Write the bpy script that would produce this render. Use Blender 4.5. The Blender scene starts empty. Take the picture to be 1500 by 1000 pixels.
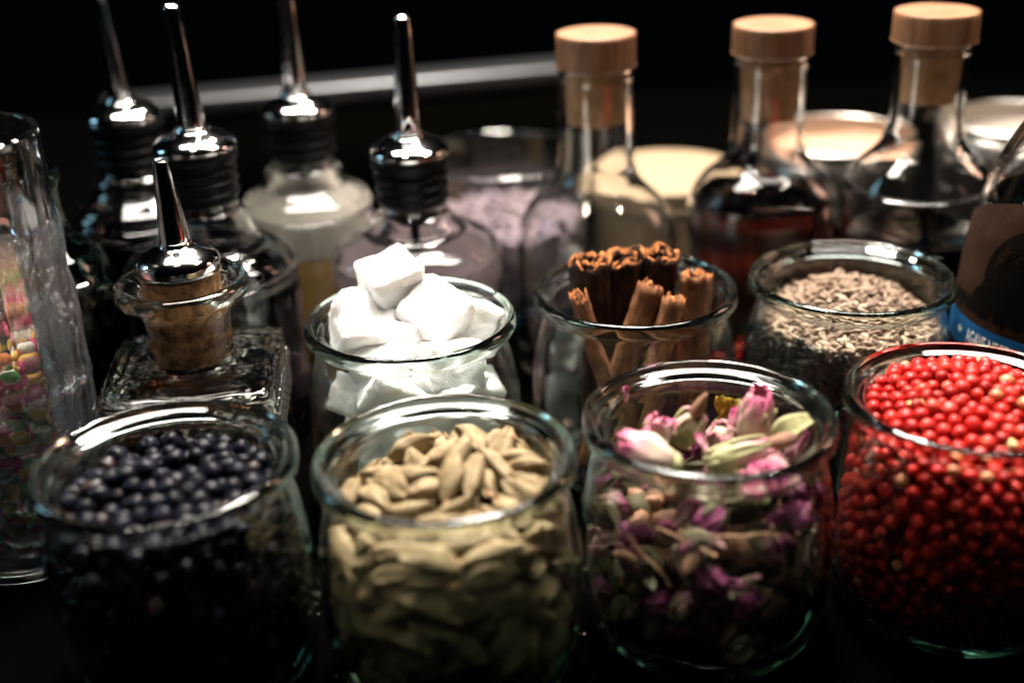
import bpy, bmesh, math, random
import numpy as np
from mathutils import Vector, Matrix, Euler, noise
R = math.radians
sc = bpy.context.scene
col = sc.collection

# ------------------------------------------------------------------ camera
CAMZ = 0.2706
cd = bpy.data.cameras.new('camera')
cd.sensor_width = 36.0
cd.sensor_fit = 'HORIZONTAL'
cd.lens = 43.178
cd.clip_start = 0.01
cd.clip_end = 30
cd.dof.use_dof = True
cd.dof.focus_distance = 0.448
cd.dof.aperture_fstop = 3.4
cam = bpy.data.objects.new('camera', cd)
col.objects.link(cam)
cam.matrix_world = Matrix.Translation((0, 0, CAMZ)) @ Matrix.Rotation(R(90 - 25.0286), 4, 'X') @ Matrix.Rotation(R(-2.2015), 4, 'Z')
sc.camera = cam

# ------------------------------------------------------------------ world, exposure
w = bpy.data.worlds.new('World')
sc.world = w
w.use_nodes = True
w.node_tree.nodes['Background'].inputs[0].default_value = (0.25, 0.6, 0.7, 1)
w.node_tree.nodes['Background'].inputs[1].default_value = 0.0008
sc.view_settings.view_transform = 'Standard'
sc.view_settings.look = 'None'
sc.view_settings.exposure = 0.65
sc.view_settings.gamma = 1.0
sc.cycles.max_bounces = 26
sc.cycles.transmission_bounces = 26
sc.cycles.transparent_max_bounces = 24
sc.cycles.glossy_bounces = 8
sc.cycles.diffuse_bounces = 4
sc.cycles.caustics_reflective = True
sc.cycles.caustics_refractive = True
sc.cycles.blur_glossy = 0.6
sc.cycles.sample_clamp_indirect = 6.0
sc.cycles.use_denoising = True


# ------------------------------------------------------------------ lamps over the bar and an added fill
def lamp(name, loc, aim, size, power, colour, shape='DISK', size_y=None):
    ld = bpy.data.lights.new(name, 'AREA')
    ld.shape = shape
    ld.size = size
    if size_y:
        ld.size_y = size_y
    ld.energy = power
    ld.color = colour
    o = bpy.data.objects.new(name, ld)
    col.objects.link(o)
    o.location = loc
    o.rotation_euler = (Vector(aim) - Vector(loc)).to_track_quat('-Z', 'Y').to_euler()
    return o


lamp('ceiling_lamp', (0.05, 0.80, 0.95), (0.04, 0.45, 0.05), 0.22, 30.0, (1.0, 0.91, 0.80))
lamp('strip_lamp', (0.05, 0.59, 1.00), (0.05, 0.45, 0.05), 1.00, 17.0, (1.0, 0.93, 0.85), 'RECTANGLE', 0.20)
lamp('back_lamp', (0.02, 1.02, 0.80), (0.03, 0.45, 0.08), 0.06, 1.2, (1.0, 0.86, 0.70))
lamp('side_lamp', (0.75, 0.72, 0.42), (0.1, 0.5, 0.1), 0.12, 0.7, (1.0, 0.55, 0.38), 'RECTANGLE', 0.26)
lamp('cool_fill', (-0.95, 0.60, 0.42), (-0.1, 0.45, 0.08), 0.14, 0.7, (0.40, 0.80, 1.0), 'RECTANGLE', 0.40)  # added cool fill from the left, not a window
for x, y, z in [(-0.16, 0.36, 0.80), (-0.115, 0.36, 0.80), (0.36, 0.42, 0.78), (0.405, 0.42, 0.78)]:
    lamp('spot_lamp', (x, y, z), (0.05, 0.5, 0.08), 0.020, 0.30, (1.0, 0.86, 0.66))


# ------------------------------------------------------------------ helpers
def tag(o, label=None, cat=None, group=None, kind=None):
    if label: o['label'] = label
    if cat: o['category'] = cat
    if group: o['group'] = group
    if kind: o['kind'] = kind
    return o


def mesh_from(name, verts, faces, mat=None, smooth=True):
    me = bpy.data.meshes.new(name)
    me.from_pydata([tuple(v) for v in verts], [], faces)
    if smooth:
        me.polygons.foreach_set('use_smooth', [True] * len(me.polygons))
    if mat: me.materials.append(mat)
    me.update()
    return me


def obj(name, me, parent=None, loc=None, rot=None):
    o = bpy.data.objects.new(name, me)
    col.objects.link(o)
    if parent: o.parent = parent
    if loc is not None: o.location = loc
    if rot is not None: o.rotation_euler = rot
    return o


def empty(name, loc=(0, 0, 0), rz=0):
    o = bpy.data.objects.new(name, None)
    o.empty_display_size = 0.01
    col.objects.link(o)
    o.location = loc
    o.rotation_euler = (0, 0, rz)
    return o


def cr(pts, n=4):
    """Catmull-Rom through points in mm, n steps per span."""
    P = [np.array(p, float) for p in pts]
    out = []
    for i in range(len(P) - 1):
        p0 = P[i - 1] if i > 0 else 2 * P[i] - P[i + 1]
        p1, p2 = P[i], P[i + 1]
        p3 = P[i + 2] if i + 2 < len(P) else 2 * P[i + 1] - P[i]
        for k in range(n):
            t = k / n
            out.append(0.5 * ((2 * p1) + (-p0 + p2) * t + (2 * p0 - 5 * p1 + 4 * p2 - p3) * t * t + (-p0 + 3 * p1 - 3 * p2 + p3) * t ** 3))
    out.append(P[-1])
    r = [(max(0.0, float(p[0])), *[float(v) for v in p[1:]]) for p in out]
    return r


def lathe(name, prof, mat, seg=72, closed_loop=False, wob=0.0, seed=0, sq=None, yaw=0.0):
    """prof: (r, z[, squareness]) in mm, revolved; r==0 ends become poles. Squareness 0 circle .. 1 rounded square."""
    verts, faces, rings = [], [], []
    for p in prof:
        r, z = p[0], p[1]
        q = p[2] if len(p) > 2 else 0.0
        if r < 1e-4:
            verts.append((0, 0, z * .001))
            rings.append([len(verts) - 1])
            continue
        ring = []
        for i in range(seg):
            a = 2 * math.pi * i / seg
            ca, sa = math.cos(a), math.sin(a)
            rr = r
            if q > 0:
                n = 2.0 + 7.0 * q
                rr = r / (abs(ca) ** n + abs(sa) ** n) ** (1.0 / n)
            if wob:
                rr *= 1 + wob * noise.noise(Vector((ca * 1.3 + seed, sa * 1.3, z * .03)))
            x, y = rr * ca, rr * sa
            if yaw:
                x, y = x * math.cos(yaw) - y * math.sin(yaw), x * math.sin(yaw) + y * math.cos(yaw)
            verts.append((x * .001, y * .001, z * .001))
            ring.append(len(verts) - 1)
        rings.append(ring)
    pairs = list(zip(rings[:-1], rings[1:]))
    if closed_loop: pairs.append((rings[-1], rings[0]))
    for a, b in pairs:
        if len(a) == 1 and len(b) == 1: continue
        for i in range(seg):
            j = (i + 1) % seg
            if len(a) == 1: faces.append((a[0], b[j], b[i]))
            elif len(b) == 1: faces.append((a[i], a[j], b[0]))
            else: faces.append((a[i], a[j], b[j], b[i]))
    return mesh_from(name, verts, faces, mat)


# ------------------------------------------------------------------ materials
class NT:
    def __init__(self, name):
        self.m = bpy.data.materials.new(name)
        self.m.use_nodes = True
        self.t = self.m.node_tree
        self.t.nodes.clear()
        self.out = self.n('ShaderNodeOutputMaterial')

    def n(self, typ, **kw):
        nd = self.t.nodes.new(typ)
        for k, v in kw.items():
            if k.startswith('i_'):
                nd.inputs[k[2:].replace('_', ' ')].default_value = v
            else:
                setattr(nd, k, v)
        return nd

    def l(self, a, b):
        self.t.links.new(a, b)

    def coords(self, scale=1.0, obj_random=True):
        tc = self.n('ShaderNodeTexCoord')
        if not obj_random: return tc.outputs['Object']
        oi = self.n('ShaderNodeObjectInfo')
        mul = self.n('ShaderNodeMath', operation='MULTIPLY')
        mul.inputs[1].default_value = 7.3
        self.l(oi.outputs['Random'], mul.inputs[0])
        ad = self.n('ShaderNodeVectorMath', operation='ADD')
        self.l(tc.outputs['Object'], ad.inputs[0])
        self.l(mul.outputs[0], ad.inputs[1])
        return ad.outputs[0]

    def noise(self, vec, scale, detail=4, rough=.6):
        nz = self.n('ShaderNodeTexNoise')
        nz.inputs['Scale'].default_value = scale
        nz.inputs['Detail'].default_value = detail
        nz.inputs['Roughness'].default_value = rough
        self.l(vec, nz.inputs['Vector'])
        return nz.outputs['Fac']

    def ramp(self, fac, stops):
        rp = self.n('ShaderNodeValToRGB')
        el = rp.color_ramp.elements
        while len(el) < len(stops): el.new(0.5)
        for e, (p, c) in zip(el, stops):
            e.position = p
            e.color = (*c, 1) if len(c) == 3 else c
        self.l(fac, rp.inputs[0])
        return rp.outputs[0]

    def bump(self, h, strength, dist=.001):
        b = self.n('ShaderNodeBump')
        b.inputs['Strength'].default_value = strength
        b.inputs['Distance'].default_value = dist
        self.l(h, b.inputs['Height'])
        return b.outputs[0]


def glass(name, tint=(0.55, 0.86, 0.70), dens=26.0, ior=1.5, wave=0.0, smear=0.0, base=(1, 1, 1), dust=0.0):
    t = NT(name)
    g = t.n('ShaderNodeBsdfGlass')
    g.inputs['Color'].default_value = (*base, 1)
    g.inputs['IOR'].default_value = ior
    g.inputs['Roughness'].default_value = 0.0
    v = t.coords()
    if smear:
        nz = t.noise(v, 60, 5, .7)
        mr = t.n('ShaderNodeMapRange')
        mr.inputs[1].default_value = .5
        mr.inputs[2].default_value = .8
        mr.inputs[3].default_value = 0.0
        mr.inputs[4].default_value = smear
        t.l(nz, mr.inputs[0])
        t.l(mr.outputs[0], g.inputs['Roughness'])
    if wave:
        t.l(t.bump(t.noise(v, 45, 2, .5), wave, .002), g.inputs['Normal'])
    if dust:
        df = t.n('ShaderNodeBsdfDiffuse'); df.inputs[0].default_value = (.75, .78, .76, 1)
        mr2 = t.n('ShaderNodeMapRange')
        mr2.inputs[1].default_value = .50; mr2.inputs[2].default_value = .72
        mr2.inputs[3].default_value = dust * .12; mr2.inputs[4].default_value = dust * 2.5
        t.l(t.noise(v, 90, 6, .75), mr2.inputs[0])
        ms = t.n('ShaderNodeMixShader')
        t.l(mr2.outputs[0], ms.inputs[0]); t.l(g.outputs[0], ms.inputs[1]); t.l(df.outputs[0], ms.inputs[2])
        t.l(ms.outputs[0], t.out.inputs[0])
    else:
        t.l(g.outputs[0], t.out.inputs[0])
    if dens:
        va = t.n('ShaderNodeVolumeAbsorption')
        va.inputs['Color'].default_value = (*tint, 1)
        va.inputs['Density'].default_value = dens
        t.l(va.outputs[0], t.out.inputs[1])
    return t.m


def plain(name, colour, rough=.5, metal=0.0, spec=.5, var=0.0, scale=60, bump=0.0, bscale=120, bdist=.001, stops=None, sss=0.0, sss_r=.003, coat=0.0, objvar=None):
    t = NT(name)
    p = t.n('ShaderNodeBsdfPrincipled')
    p.inputs['Base Color'].default_value = (*colour, 1)
    p.inputs['Roughness'].default_value = rough
    p.inputs['Metallic'].default_value = metal
    p.inputs['Specular IOR Level'].default_value = spec
    p.inputs['Coat Weight'].default_value = coat
    v = t.coords()
    c = None
    if stops:
        c = t.ramp(t.noise(v, scale, 5, .65), stops)
    elif var:
        lo = tuple(x * (1 - var) for x in colour)
        hi = tuple(min(1, x * (1 + var)) for x in colour)
        c = t.ramp(t.noise(v, scale, 4, .6), [(.3, lo), (.7, hi)])
    if objvar:
        oi = t.n('ShaderNodeObjectInfo')
        rc = t.ramp(oi.outputs['Random'], objvar)
        if c is None: c = rc
        else:
            mx = t.n('ShaderNodeMix', data_type='RGBA', blend_type='MULTIPLY')
            mx.inputs[0].default_value = 1.0
            t.l(c, mx.inputs[6]); t.l(rc, mx.inputs[7])
            c = mx.outputs[2]
    if c is not None: t.l(c, p.inputs['Base Color'])
    if bump: t.l(t.bump(t.noise(v, bscale, 5, .7), bump, bdist), p.inputs['Normal'])
    if sss:
        p.inputs['Subsurface Weight'].default_value = sss
        p.inputs['Subsurface Scale'].default_value = sss_r
        p.inputs['Subsurface Radius'].default_value = (1, .85, .7)
    t.l(p.outputs[0], t.out.inputs[0])
    return t.m


M = {}
M['jar'] = glass('jar_glass', (0.30, 0.84, 0.66), 24, 1.5, wave=.05, smear=.05, dust=.0022)
M['bottle'] = glass('bottle_glass', (0.75, 0.90, 0.84), 10, 1.5, wave=.10, smear=.06, dust=.002)
M['pressed'] = glass('pressed_glass', (0.72, 0.70, 0.52), 30, 1.5, wave=.9, smear=0, dust=.0015)
M['tumbler'] = glass('tumbler_glass', (0.80, 0.92, 0.86), 8, 1.5, wave=.12, smear=.06, dust=.0022)
M['dark_glass'] = glass('dark_green_glass', (0.10, 0.40, 0.22), 260, 1.5, wave=.1)
M['bowl_glass'] = glass('smoky_glass', (0.5, 0.82, 0.9), 22, 1.5, wave=.05, dust=.012)
M['chrome'] = plain('chrome', (.62, .62, .63), .09, 1.0, bump=.03, bscale=300)
M['rail_steel'] = plain('dull_steel', (.075, .077, .082), .40, 1.0, bump=.05, bscale=200)
M['steel'] = plain('brushed_steel', (.26, .245, .225), .30, 1.0, bump=.05, bscale=200)
M['rubber'] = plain('black_rubber', (.0022, .0022, .0028), .45, 0, .12, bump=.08, bscale=400)
M['bar'] = plain('black_bar_mat', (.0005, .0005, .0005), .8, 0, 0, bump=.25, bscale=700)
M['panel'] = plain('dark_panel', (.002, .002, .0015), .8, 0, 0, bump=.1, bscale=50)
M['cork'] = plain('cork', (.3, .18, .08), .85, 0, .2, stops=[(.30, (.02, .009, .004)), (.45, (.11, .05, .02)), (.62, (.22, .125, .055)), (.8, (.32, .20, .095))], scale=260, bump=.4, bscale=500)
M['plug'] = plain('pale_cork', (.5, .3, .15), .8, 0, .2, stops=[(.35, (.30, .15, .065)), (.6, (.44, .25, .12)), (.8, (.52, .32, .17))], scale=180, bump=.2, bscale=400)


def wood_mat():
    t = NT('turned_wood')
    p = t.n('ShaderNodeBsdfPrincipled')
    p.inputs['Roughness'].default_value = .5
    v = t.coords()
    mp = t.n('ShaderNodeMapping')
    mp.inputs['Scale'].default_value = (45, 330, 20)
    t.l(v, mp.inputs[0])
    nz = t.noise(mp.outputs[0], 1.6, 6, .6)
    c = t.ramp(nz, [(.3, (.085, .033, .012)), (.5, (.17, .073, .031)), (.7, (.25, .125, .062))])
    t.l(c, p.inputs['Base Color'])
    t.l(t.bump(nz, .15, .0006), p.inputs['Normal'])
    t.l(p.outputs[0], t.out.inputs[0])
    return t.m


M['wood'] = wood_mat()
M['sugar'] = plain('white_sugar', (.94, .935, .92), .55, 0, .4, bump=.8, bscale=1500, bdist=.0010, sss=.4, sss_r=.004)
M['juniper'] = plain('juniper_skin', (.02, .02, .03), .30, 0, .10, stops=[(.34, (.0012, .0012, .0020)), (.58, (.0035, .0037, .007)), (.80, (.014, .016, .028))], scale=150, bump=.6, bscale=300, bdist=.0009)
M['juniper_red'] = plain('red_juniper_skin', (.09, .03, .025), .4, 0, .2, stops=[(.40, (.002, .002, .003)), (.62, (.022, .008, .008)), (.82, (.11, .05, .032))], scale=140, bump=.5, bscale=260, bdist=.0008)
def husk_mat():
    t = NT('cardamom_husk')
    p = t.n('ShaderNodeBsdfPrincipled')
    p.inputs['Roughness'].default_value = .62
    p.inputs['Specular IOR Level'].default_value = .25
    v = t.coords()
    mp = t.n('ShaderNodeMapping'); mp.inputs['Scale'].default_value = (900, 900, 60)
    t.l(v, mp.inputs[0])
    st = t.noise(mp.outputs[0], 1.0, 4, .6)
    bl = t.noise(v, 170, 4, .6)
    c1 = t.ramp(bl, [(.3, (.12, .080, .035)), (.5, (.20, .150, .082)), (.75, (.29, .235, .145))])
    c2 = t.ramp(st, [(.3, (.62, .55, .45)), (.6, (1, 1, 1))])
    oi = t.n('ShaderNodeObjectInfo')
    c3 = t.ramp(oi.outputs['Random'], [(0, (.66, .62, .52)), (.4, (.95, .95, .92)), (1, (1, .97, .93))])
    m1 = t.n('ShaderNodeMix', data_type='RGBA', blend_type='MULTIPLY'); m1.inputs[0].default_value = .8
    t.l(c1, m1.inputs[6]); t.l(c2, m1.inputs[7])
    m2 = t.n('ShaderNodeMix', data_type='RGBA', blend_type='MULTIPLY'); m2.inputs[0].default_value = 1
    t.l(m1.outputs[2], m2.inputs[6]); t.l(c3, m2.inputs[7])
    t.l(m2.outputs[2], p.inputs['Base Color'])
    ad = t.n('ShaderNodeMath', operation='ADD'); t.l(st, ad.inputs[0]); t.l(bl, ad.inputs[1])
    t.l(t.bump(ad.outputs[0], .7, .0009), p.inputs['Normal'])
    t.l(p.outputs[0], t.out.inputs[0])
    return t.m


M['cardamom'] = husk_mat()
M['stalk'] = plain('brown_stalk', (.22, .11, .05), .7, var=.4, scale=300)
M['pepper'] = plain('pink_pepper_skin', (.62, .022, .018), .34, 0, .22, stops=[(.3, (.20, .003, .003)), (.55, (.44, .012, .009)), (.8, (.54, .070, .042))], scale=180, bump=.5, bscale=420, bdist=.0007, objvar=[(0, (.45, .4, .4)), (.3, (.8, .7, .7)), (.7, (1, 1, 1)), (1, (1, 2.4, 1.9))])
M['pepper_pale'] = plain('pale_pepper_skin', (.70, .26, .10), .42, 0, .5, stops=[(.35, (.32, .07, .025)), (.6, (.42, .15, .06)), (.8, (.45, .22, .10))], scale=180, bump=.3, bscale=330)
M['husk'] = plain('dry_husk', (.42, .32, .12), .7, var=.5, scale=300, bump=.5, bscale=500)
M['seed'] = plain('pale_seed', (.5, .4, .3), .6, 0, .3, stops=[(.3, (.15, .095, .058)), (.55, (.26, .20, .145)), (.8, (.38, .33, .26))], scale=300, objvar=[(0, (.16, .12, .10)), (.32, (.45, .34, .29)), (.55, (.75, .68, .64)), (1, (1.0, 1.0, 1.0))])
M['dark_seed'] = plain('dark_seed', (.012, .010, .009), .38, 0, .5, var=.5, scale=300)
def bark_mat(name, lo, mid, hi):
    t = NT(name)
    p = t.n('ShaderNodeBsdfPrincipled')
    p.inputs['Roughness'].default_value = .8
    p.inputs['Specular IOR Level'].default_value = .2
    v = t.coords()
    mp = t.n('ShaderNodeMapping'); mp.inputs['Scale'].default_value = (420, 420, 55)
    t.l(v, mp.inputs[0])
    st = t.noise(mp.outputs[0], 1.0, 6, .7)
    bl = t.noise(v, 110, 5, .65)
    ad = t.n('ShaderNodeMath', operation='MULTIPLY_ADD'); t.l(st, ad.inputs[0]); ad.inputs[1].default_value = .55
    ml = t.n('ShaderNodeMath', operation='MULTIPLY'); t.l(bl, ml.inputs[0]); ml.inputs[1].default_value = .5
    t.l(ml.outputs[0], ad.inputs[2])
    t.l(t.ramp(ad.outputs[0], [(.40, lo), (.54, mid), (.68, hi)]), p.inputs['Base Color'])
    t.l(t.bump(ad.outputs[0], 1.0, .0022), p.inputs['Normal'])
    t.l(p.outputs[0], t.out.inputs[0])
    return t.m


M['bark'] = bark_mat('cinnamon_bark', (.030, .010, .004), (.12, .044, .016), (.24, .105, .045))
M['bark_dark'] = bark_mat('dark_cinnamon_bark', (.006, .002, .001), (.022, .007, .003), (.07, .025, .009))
M['bark_end'] = plain('torn_cinnamon', (.42, .17, .06), .85, 0, .1, stops=[(.38, (.02, .006, .002)), (.52, (.21, .070, .020)), (.72, (.40, .16, .060))], scale=380, bump=.8, bscale=700)
M['amber'] = plain('cloudy_amber_liquid', (.44, .27, .08), .12, 0, .5, sss=.3, sss_r=.006)
M['froth'] = plain('pale_froth', (.34, .315, .27), .5, 0, .3, var=.12, scale=120, bump=.3, bscale=300)
M['cream'] = plain('pale_cream_wood', (.19, .138, .086), .5, 0, .3, var=.12, scale=30)
M['peach'] = plain('peach_powder', (.4, .2, .12), .8, 0, .2, stops=[(.3, (.21, .105, .062)), (.7, (.30, .18, .12))], scale=25, bump=.2, bscale=500)
M['salt'] = plain('grey_salt', (.21, .175, .145), .7, 0, .3, var=.35, scale=420, bump=.8, bscale=600)
M['lavender'] = plain('lavender_buds', (.35, .24, .36), .8, 0, .2, stops=[(.3, (.11, .08, .11)), (.5, (.16, .12, .135)), (.75, (.22, .175, .17))], scale=90, bump=.6, bscale=400)
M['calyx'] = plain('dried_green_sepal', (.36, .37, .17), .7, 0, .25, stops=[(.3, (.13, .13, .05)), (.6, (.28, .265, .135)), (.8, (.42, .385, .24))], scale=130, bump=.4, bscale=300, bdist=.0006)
M['calyx_shaded'] = plain('shaded_brown_green_sepal', (.16, .14, .06), .75, 0, .2, stops=[(.3, (.020, .015, .007)), (.6, (.055, .045, .020)), (.8, (.12, .10, .045))], scale=130, bump=.4, bscale=300, bdist=.0006)  # sepal colour darkened to carry the shade low in the jar
M['brown_tip'] = plain('brown_dry_tip', (.16, .07, .035), .75, var=.4, scale=200, bump=.4)
M['gold'] = plain('gold_glint', (.80, .52, .10), .28, 1.0, bump=1.0, bscale=500, bdist=.002)
M['crumb'] = plain('crumb', (.5, .42, .34), .8, var=.4)
M['gel'] = plain('dark_liquid_skin', (.004, .003, .003), .05, 0, .5)
M['paper'] = plain('kraft_label_paper', (.14, .07, .035), .8, 0, .04, stops=[(.3, (.009, .0045, .0027)), (.7, (.025, .0122, .0072))], scale=70)
M['ink'] = plain('label_ink', (.003, .0025, .002), .8, 0, .02)
M['blue'] = plain('blue_band', (.006, .065, .17), .7, 0, .1)
M['white_ink'] = plain('white_ink', (.72, .70, .66), .6)


def liquid_mat(name, tint, dens, ior=1.36):
    return glass(name, tint, dens, ior)


M['rum'] = liquid_mat('dark_red_liquid', (.62, .085, .010), 45)
M['bitters'] = liquid_mat('amber_bitters', (.62, .34, .09), 45)
M['cola'] = liquid_mat('black_liquid', (.16, .05, .02), 420)


def cloudy_mat(name, tint, amount, tint2):
    m = glass(name, tint, 25, 1.36)
    t = m.node_tree
    out = [n for n in t.nodes if n.type == 'OUTPUT_MATERIAL'][0]
    src = out.inputs[0].links[0].from_socket
    d = t.nodes.new('ShaderNodeBsdfDiffuse'); d.inputs[0].default_value = (*tint2, 1)
    x = t.nodes.new('ShaderNodeMixShader'); x.inputs[0].default_value = amount
    t.links.new(src, x.inputs[1]); t.links.new(d.outputs[0], x.inputs[2]); t.links.new(x.outputs[0], out.inputs[0])
    return m


M['lilac'] = cloudy_mat('cloudy_lilac_liquid', (.80, .72, .78), .35, (.28, .215, .225))


def petal_mat(name, inner, edge):
    t = NT(name)
    a = t.n('ShaderNodeAttribute', attribute_name='tip')
    v = t.coords()
    nz = t.noise(v, 160, 4, .6)
    ad = t.n('ShaderNodeMath', operation='MULTIPLY_ADD')
    t.l(nz, ad.inputs[0]); ad.inputs[1].default_value = .7
    sb = t.n('ShaderNodeMath', operation='SUBTRACT')
    t.l(a.outputs['Fac'], sb.inputs[0]); sb.inputs[1].default_value = .35
    t.l(sb.outputs[0], ad.inputs[2])
    c = t.ramp(ad.outputs[0], [(.42, inner), (.74, tuple((x + y) / 2 for x, y in zip(inner, edge))), (.98, edge)])
    p = t.n('ShaderNodeBsdfPrincipled')
    p.inputs['Roughness'].default_value = .65
    p.inputs['Specular IOR Level'].default_value = .25
    t.l(c, p.inputs['Base Color'])
    t.l(t.bump(t.noise(v, 240, 3, .6), .4, .0008), p.inputs['Normal'])
    tr = t.n('ShaderNodeBsdfTranslucent')
    t.l(c, tr.inputs[0])
    mx = t.n('ShaderNodeMixShader')
    mx.inputs[0].default_value = .25
    t.l(p.outputs[0], mx.inputs[1]); t.l(tr.outputs[0], mx.inputs[2])
    t.l(mx.outputs[0], t.out.inputs[0])
    return t.m


M['petal'] = petal_mat('pale_pink_petal', (.54, .42, .34), (.42, .09, .17))
M['petal_dark'] = petal_mat('magenta_petal', (.44, .22, .24), (.26, .018, .09))
M['petal_shaded'] = petal_mat('shaded_petal', (.15, .085, .075), (.15, .020, .065))  # petal colour darkened for shade in the lower jar
M['petal_purple'] = petal_mat('purple_petal', (.15, .035, .085), (.09, .005, .04))  # magenta petal darkened the same way for the lower buds
M['petal_cream'] = petal_mat('cream_petal', (.50, .42, .31), (.42, .17, .20))


def film_mat(name='clear_plastic_film', haze=.015, wv=1.0):
    t = NT(name)
    v = t.coords()
    nz = t.noise(v, 70, 6, .75)
    b = t.bump(nz, wv, .006)
    lw = t.n('ShaderNodeLayerWeight'); lw.inputs[0].default_value = .48
    t.l(b, lw.inputs['Normal'])
    gl = t.n('ShaderNodeBsdfGlossy'); gl.inputs['Roughness'].default_value = .10
    t.l(b, gl.inputs['Normal'])
    tr = t.n('ShaderNodeBsdfTransparent'); tr.inputs[0].default_value = (.93, .93, .92, 1)
    df = t.n('ShaderNodeBsdfTranslucent'); df.inputs[0].default_value = (.75, .72, .70, 1)
    m1 = t.n('ShaderNodeMixShader'); m1.inputs[0].default_value = haze
    t.l(tr.outputs[0], m1.inputs[1]); t.l(df.outputs[0], m1.inputs[2])
    m2 = t.n('ShaderNodeMixShader')
    t.l(lw.outputs['Fresnel'], m2.inputs[0])
    t.l(m1.outputs[0], m2.inputs[1]); t.l(gl.outputs[0], m2.inputs[2])
    t.l(m2.outputs[0], t.out.inputs[0])
    return t.m


M['film'] = film_mat()
M['sleeve'] = film_mat('clear_sleeve', .02, .03)
CANDY = {'pink': (0.576, 0.040, 0.160), 'white': (0.640, 0.624, 0.560), 'green': (0.080, 0.336, 0.080), 'yellow': (0.624, 0.384, 0.048), 'orange': (0.576, 0.192, 0.040), 'pale pink': (0.640, 0.288, 0.336)}
for k, c in CANDY.items():
    M['candy ' + k] = plain(k.replace(' ', '_') + '_candy', c, .35, 0, .5, var=.12, scale=150, sss=.2, sss_r=.002)

# ------------------------------------------------------------------ setting
bm = bmesh.new()
vs = [bm.verts.new(p) for p in [(-1.6, -0.25, 0), (1.6, -0.25, 0), (1.6, 1.10, 0), (-1.6, 1.10, 0)]]
bm.faces.new(vs)
me = bpy.data.meshes.new('bar_top'); bm.to_mesh(me); me.materials.append(M['bar'])
tag(obj('bar_top', me), kind='structure')


def box(name, sx, sy, sz, mat, bevel=.001, seg=2):
    b = bmesh.new()
    bmesh.ops.create_cube(b, size=1)
    bmesh.ops.scale(b, vec=(sx, sy, sz), verts=b.verts)
    if bevel: bmesh.ops.bevel(b, geom=b.edges[:], offset=bevel, segments=seg, affect='EDGES', profile=.5)
    m = bpy.data.meshes.new(name); b.to_mesh(m); b.free(); m.materials.append(mat)
    m.polygons.foreach_set('use_smooth', [True] * len(m.polygons))
    return m


ra = math.atan(0.215)
rail_root = empty('bar_rail', (-0.085, 0.780, 0), ra)
tag(rail_root, 'brushed steel rail on a dark upstand along the back of the bar', 'bar rail')
obj('upstand', box('upstand', .34, .03, .078, M['panel'], .002), rail_root, (0, .013, .0395))
obj('steel_strip', box('steel_strip', .33, .034, .0135, M['rail_steel'], .003, 3), rail_root, (0, .012, .0858))

# ------------------------------------------------------------------ open storage jars
JO = [(0, 2.2), (24, 2.2), (30, .6), (33, 0), (36, .9), (39, 5), (41, 12), (42.3, 24), (42.5, 34), (41.8, 46), (39.9, 58), (37.6, 67), (36.7, 71.2), (37.3, 73.4), (39.4, 74.0), (40.7, 75.2), (41, 77.0), (40.6, 78.9), (39.5, 80.0), (38.4, 80.0), (37.6, 79.2), (37.1, 78.3)]
JI = [(35.6, 77.5), (34.2, 76.7), (33.5, 75.6), (33.2, 73.0), (33.5, 70), (34.7, 66), (37.1, 58), (39.0, 46), (39.8, 34), (39.6, 24), (38.2, 12), (35.5, 7.5), (30, 5.6), (0, 5)]
jar_mesh = lathe('glass_jar', cr(JO + JI, 4), M['jar'], 96)
_ri = sorted((z, r) for r, z in JI[2:-1])
_ri = [q for q in _ri if q[0] < 73] + [(90.0, 33.3)]
RZ = np.array([a for a, _ in _ri]); RR = np.array([b for _, b in _ri])


def jar_rin(z):
    return np.interp(z, RZ, RR) - .25


JARS = {'juniper': (-.1092, .3322), 'cardamom': (-.0222, .3288), 'rose': (.0624, .3474), 'pepper': (.1498, .3543),
        'sugar': (-.0391, .4349), 'cinnamon': (.0502, .4552), 'seed': (.1384, .4593)}
JL = {'juniper': 'open glass jar of dark blue juniper berries, lowest on the left',
      'cardamom': 'open glass jar of pale tan cardamom pods in front of the sugar jar',
      'rose': 'open glass jar of dried pink rose buds and petals',
      'pepper': 'open glass jar full of bright red pink peppercorns',
      'sugar': 'open glass jar heaped with white sugar cubes',
      'cinnamon': 'open glass jar of brown cinnamon sticks standing upright',
      'seed': 'open glass jar of pale and black seeds behind the red peppercorns'}
first = None
for k, (x, y) in JARS.items():
    o = obj('glass_jar', jar_mesh, None, (x, y, 0.0003), (0, 0, random.Random(k).random() * 6))
    tag(o, JL[k], 'jar', 'small open glass jars')


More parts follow.
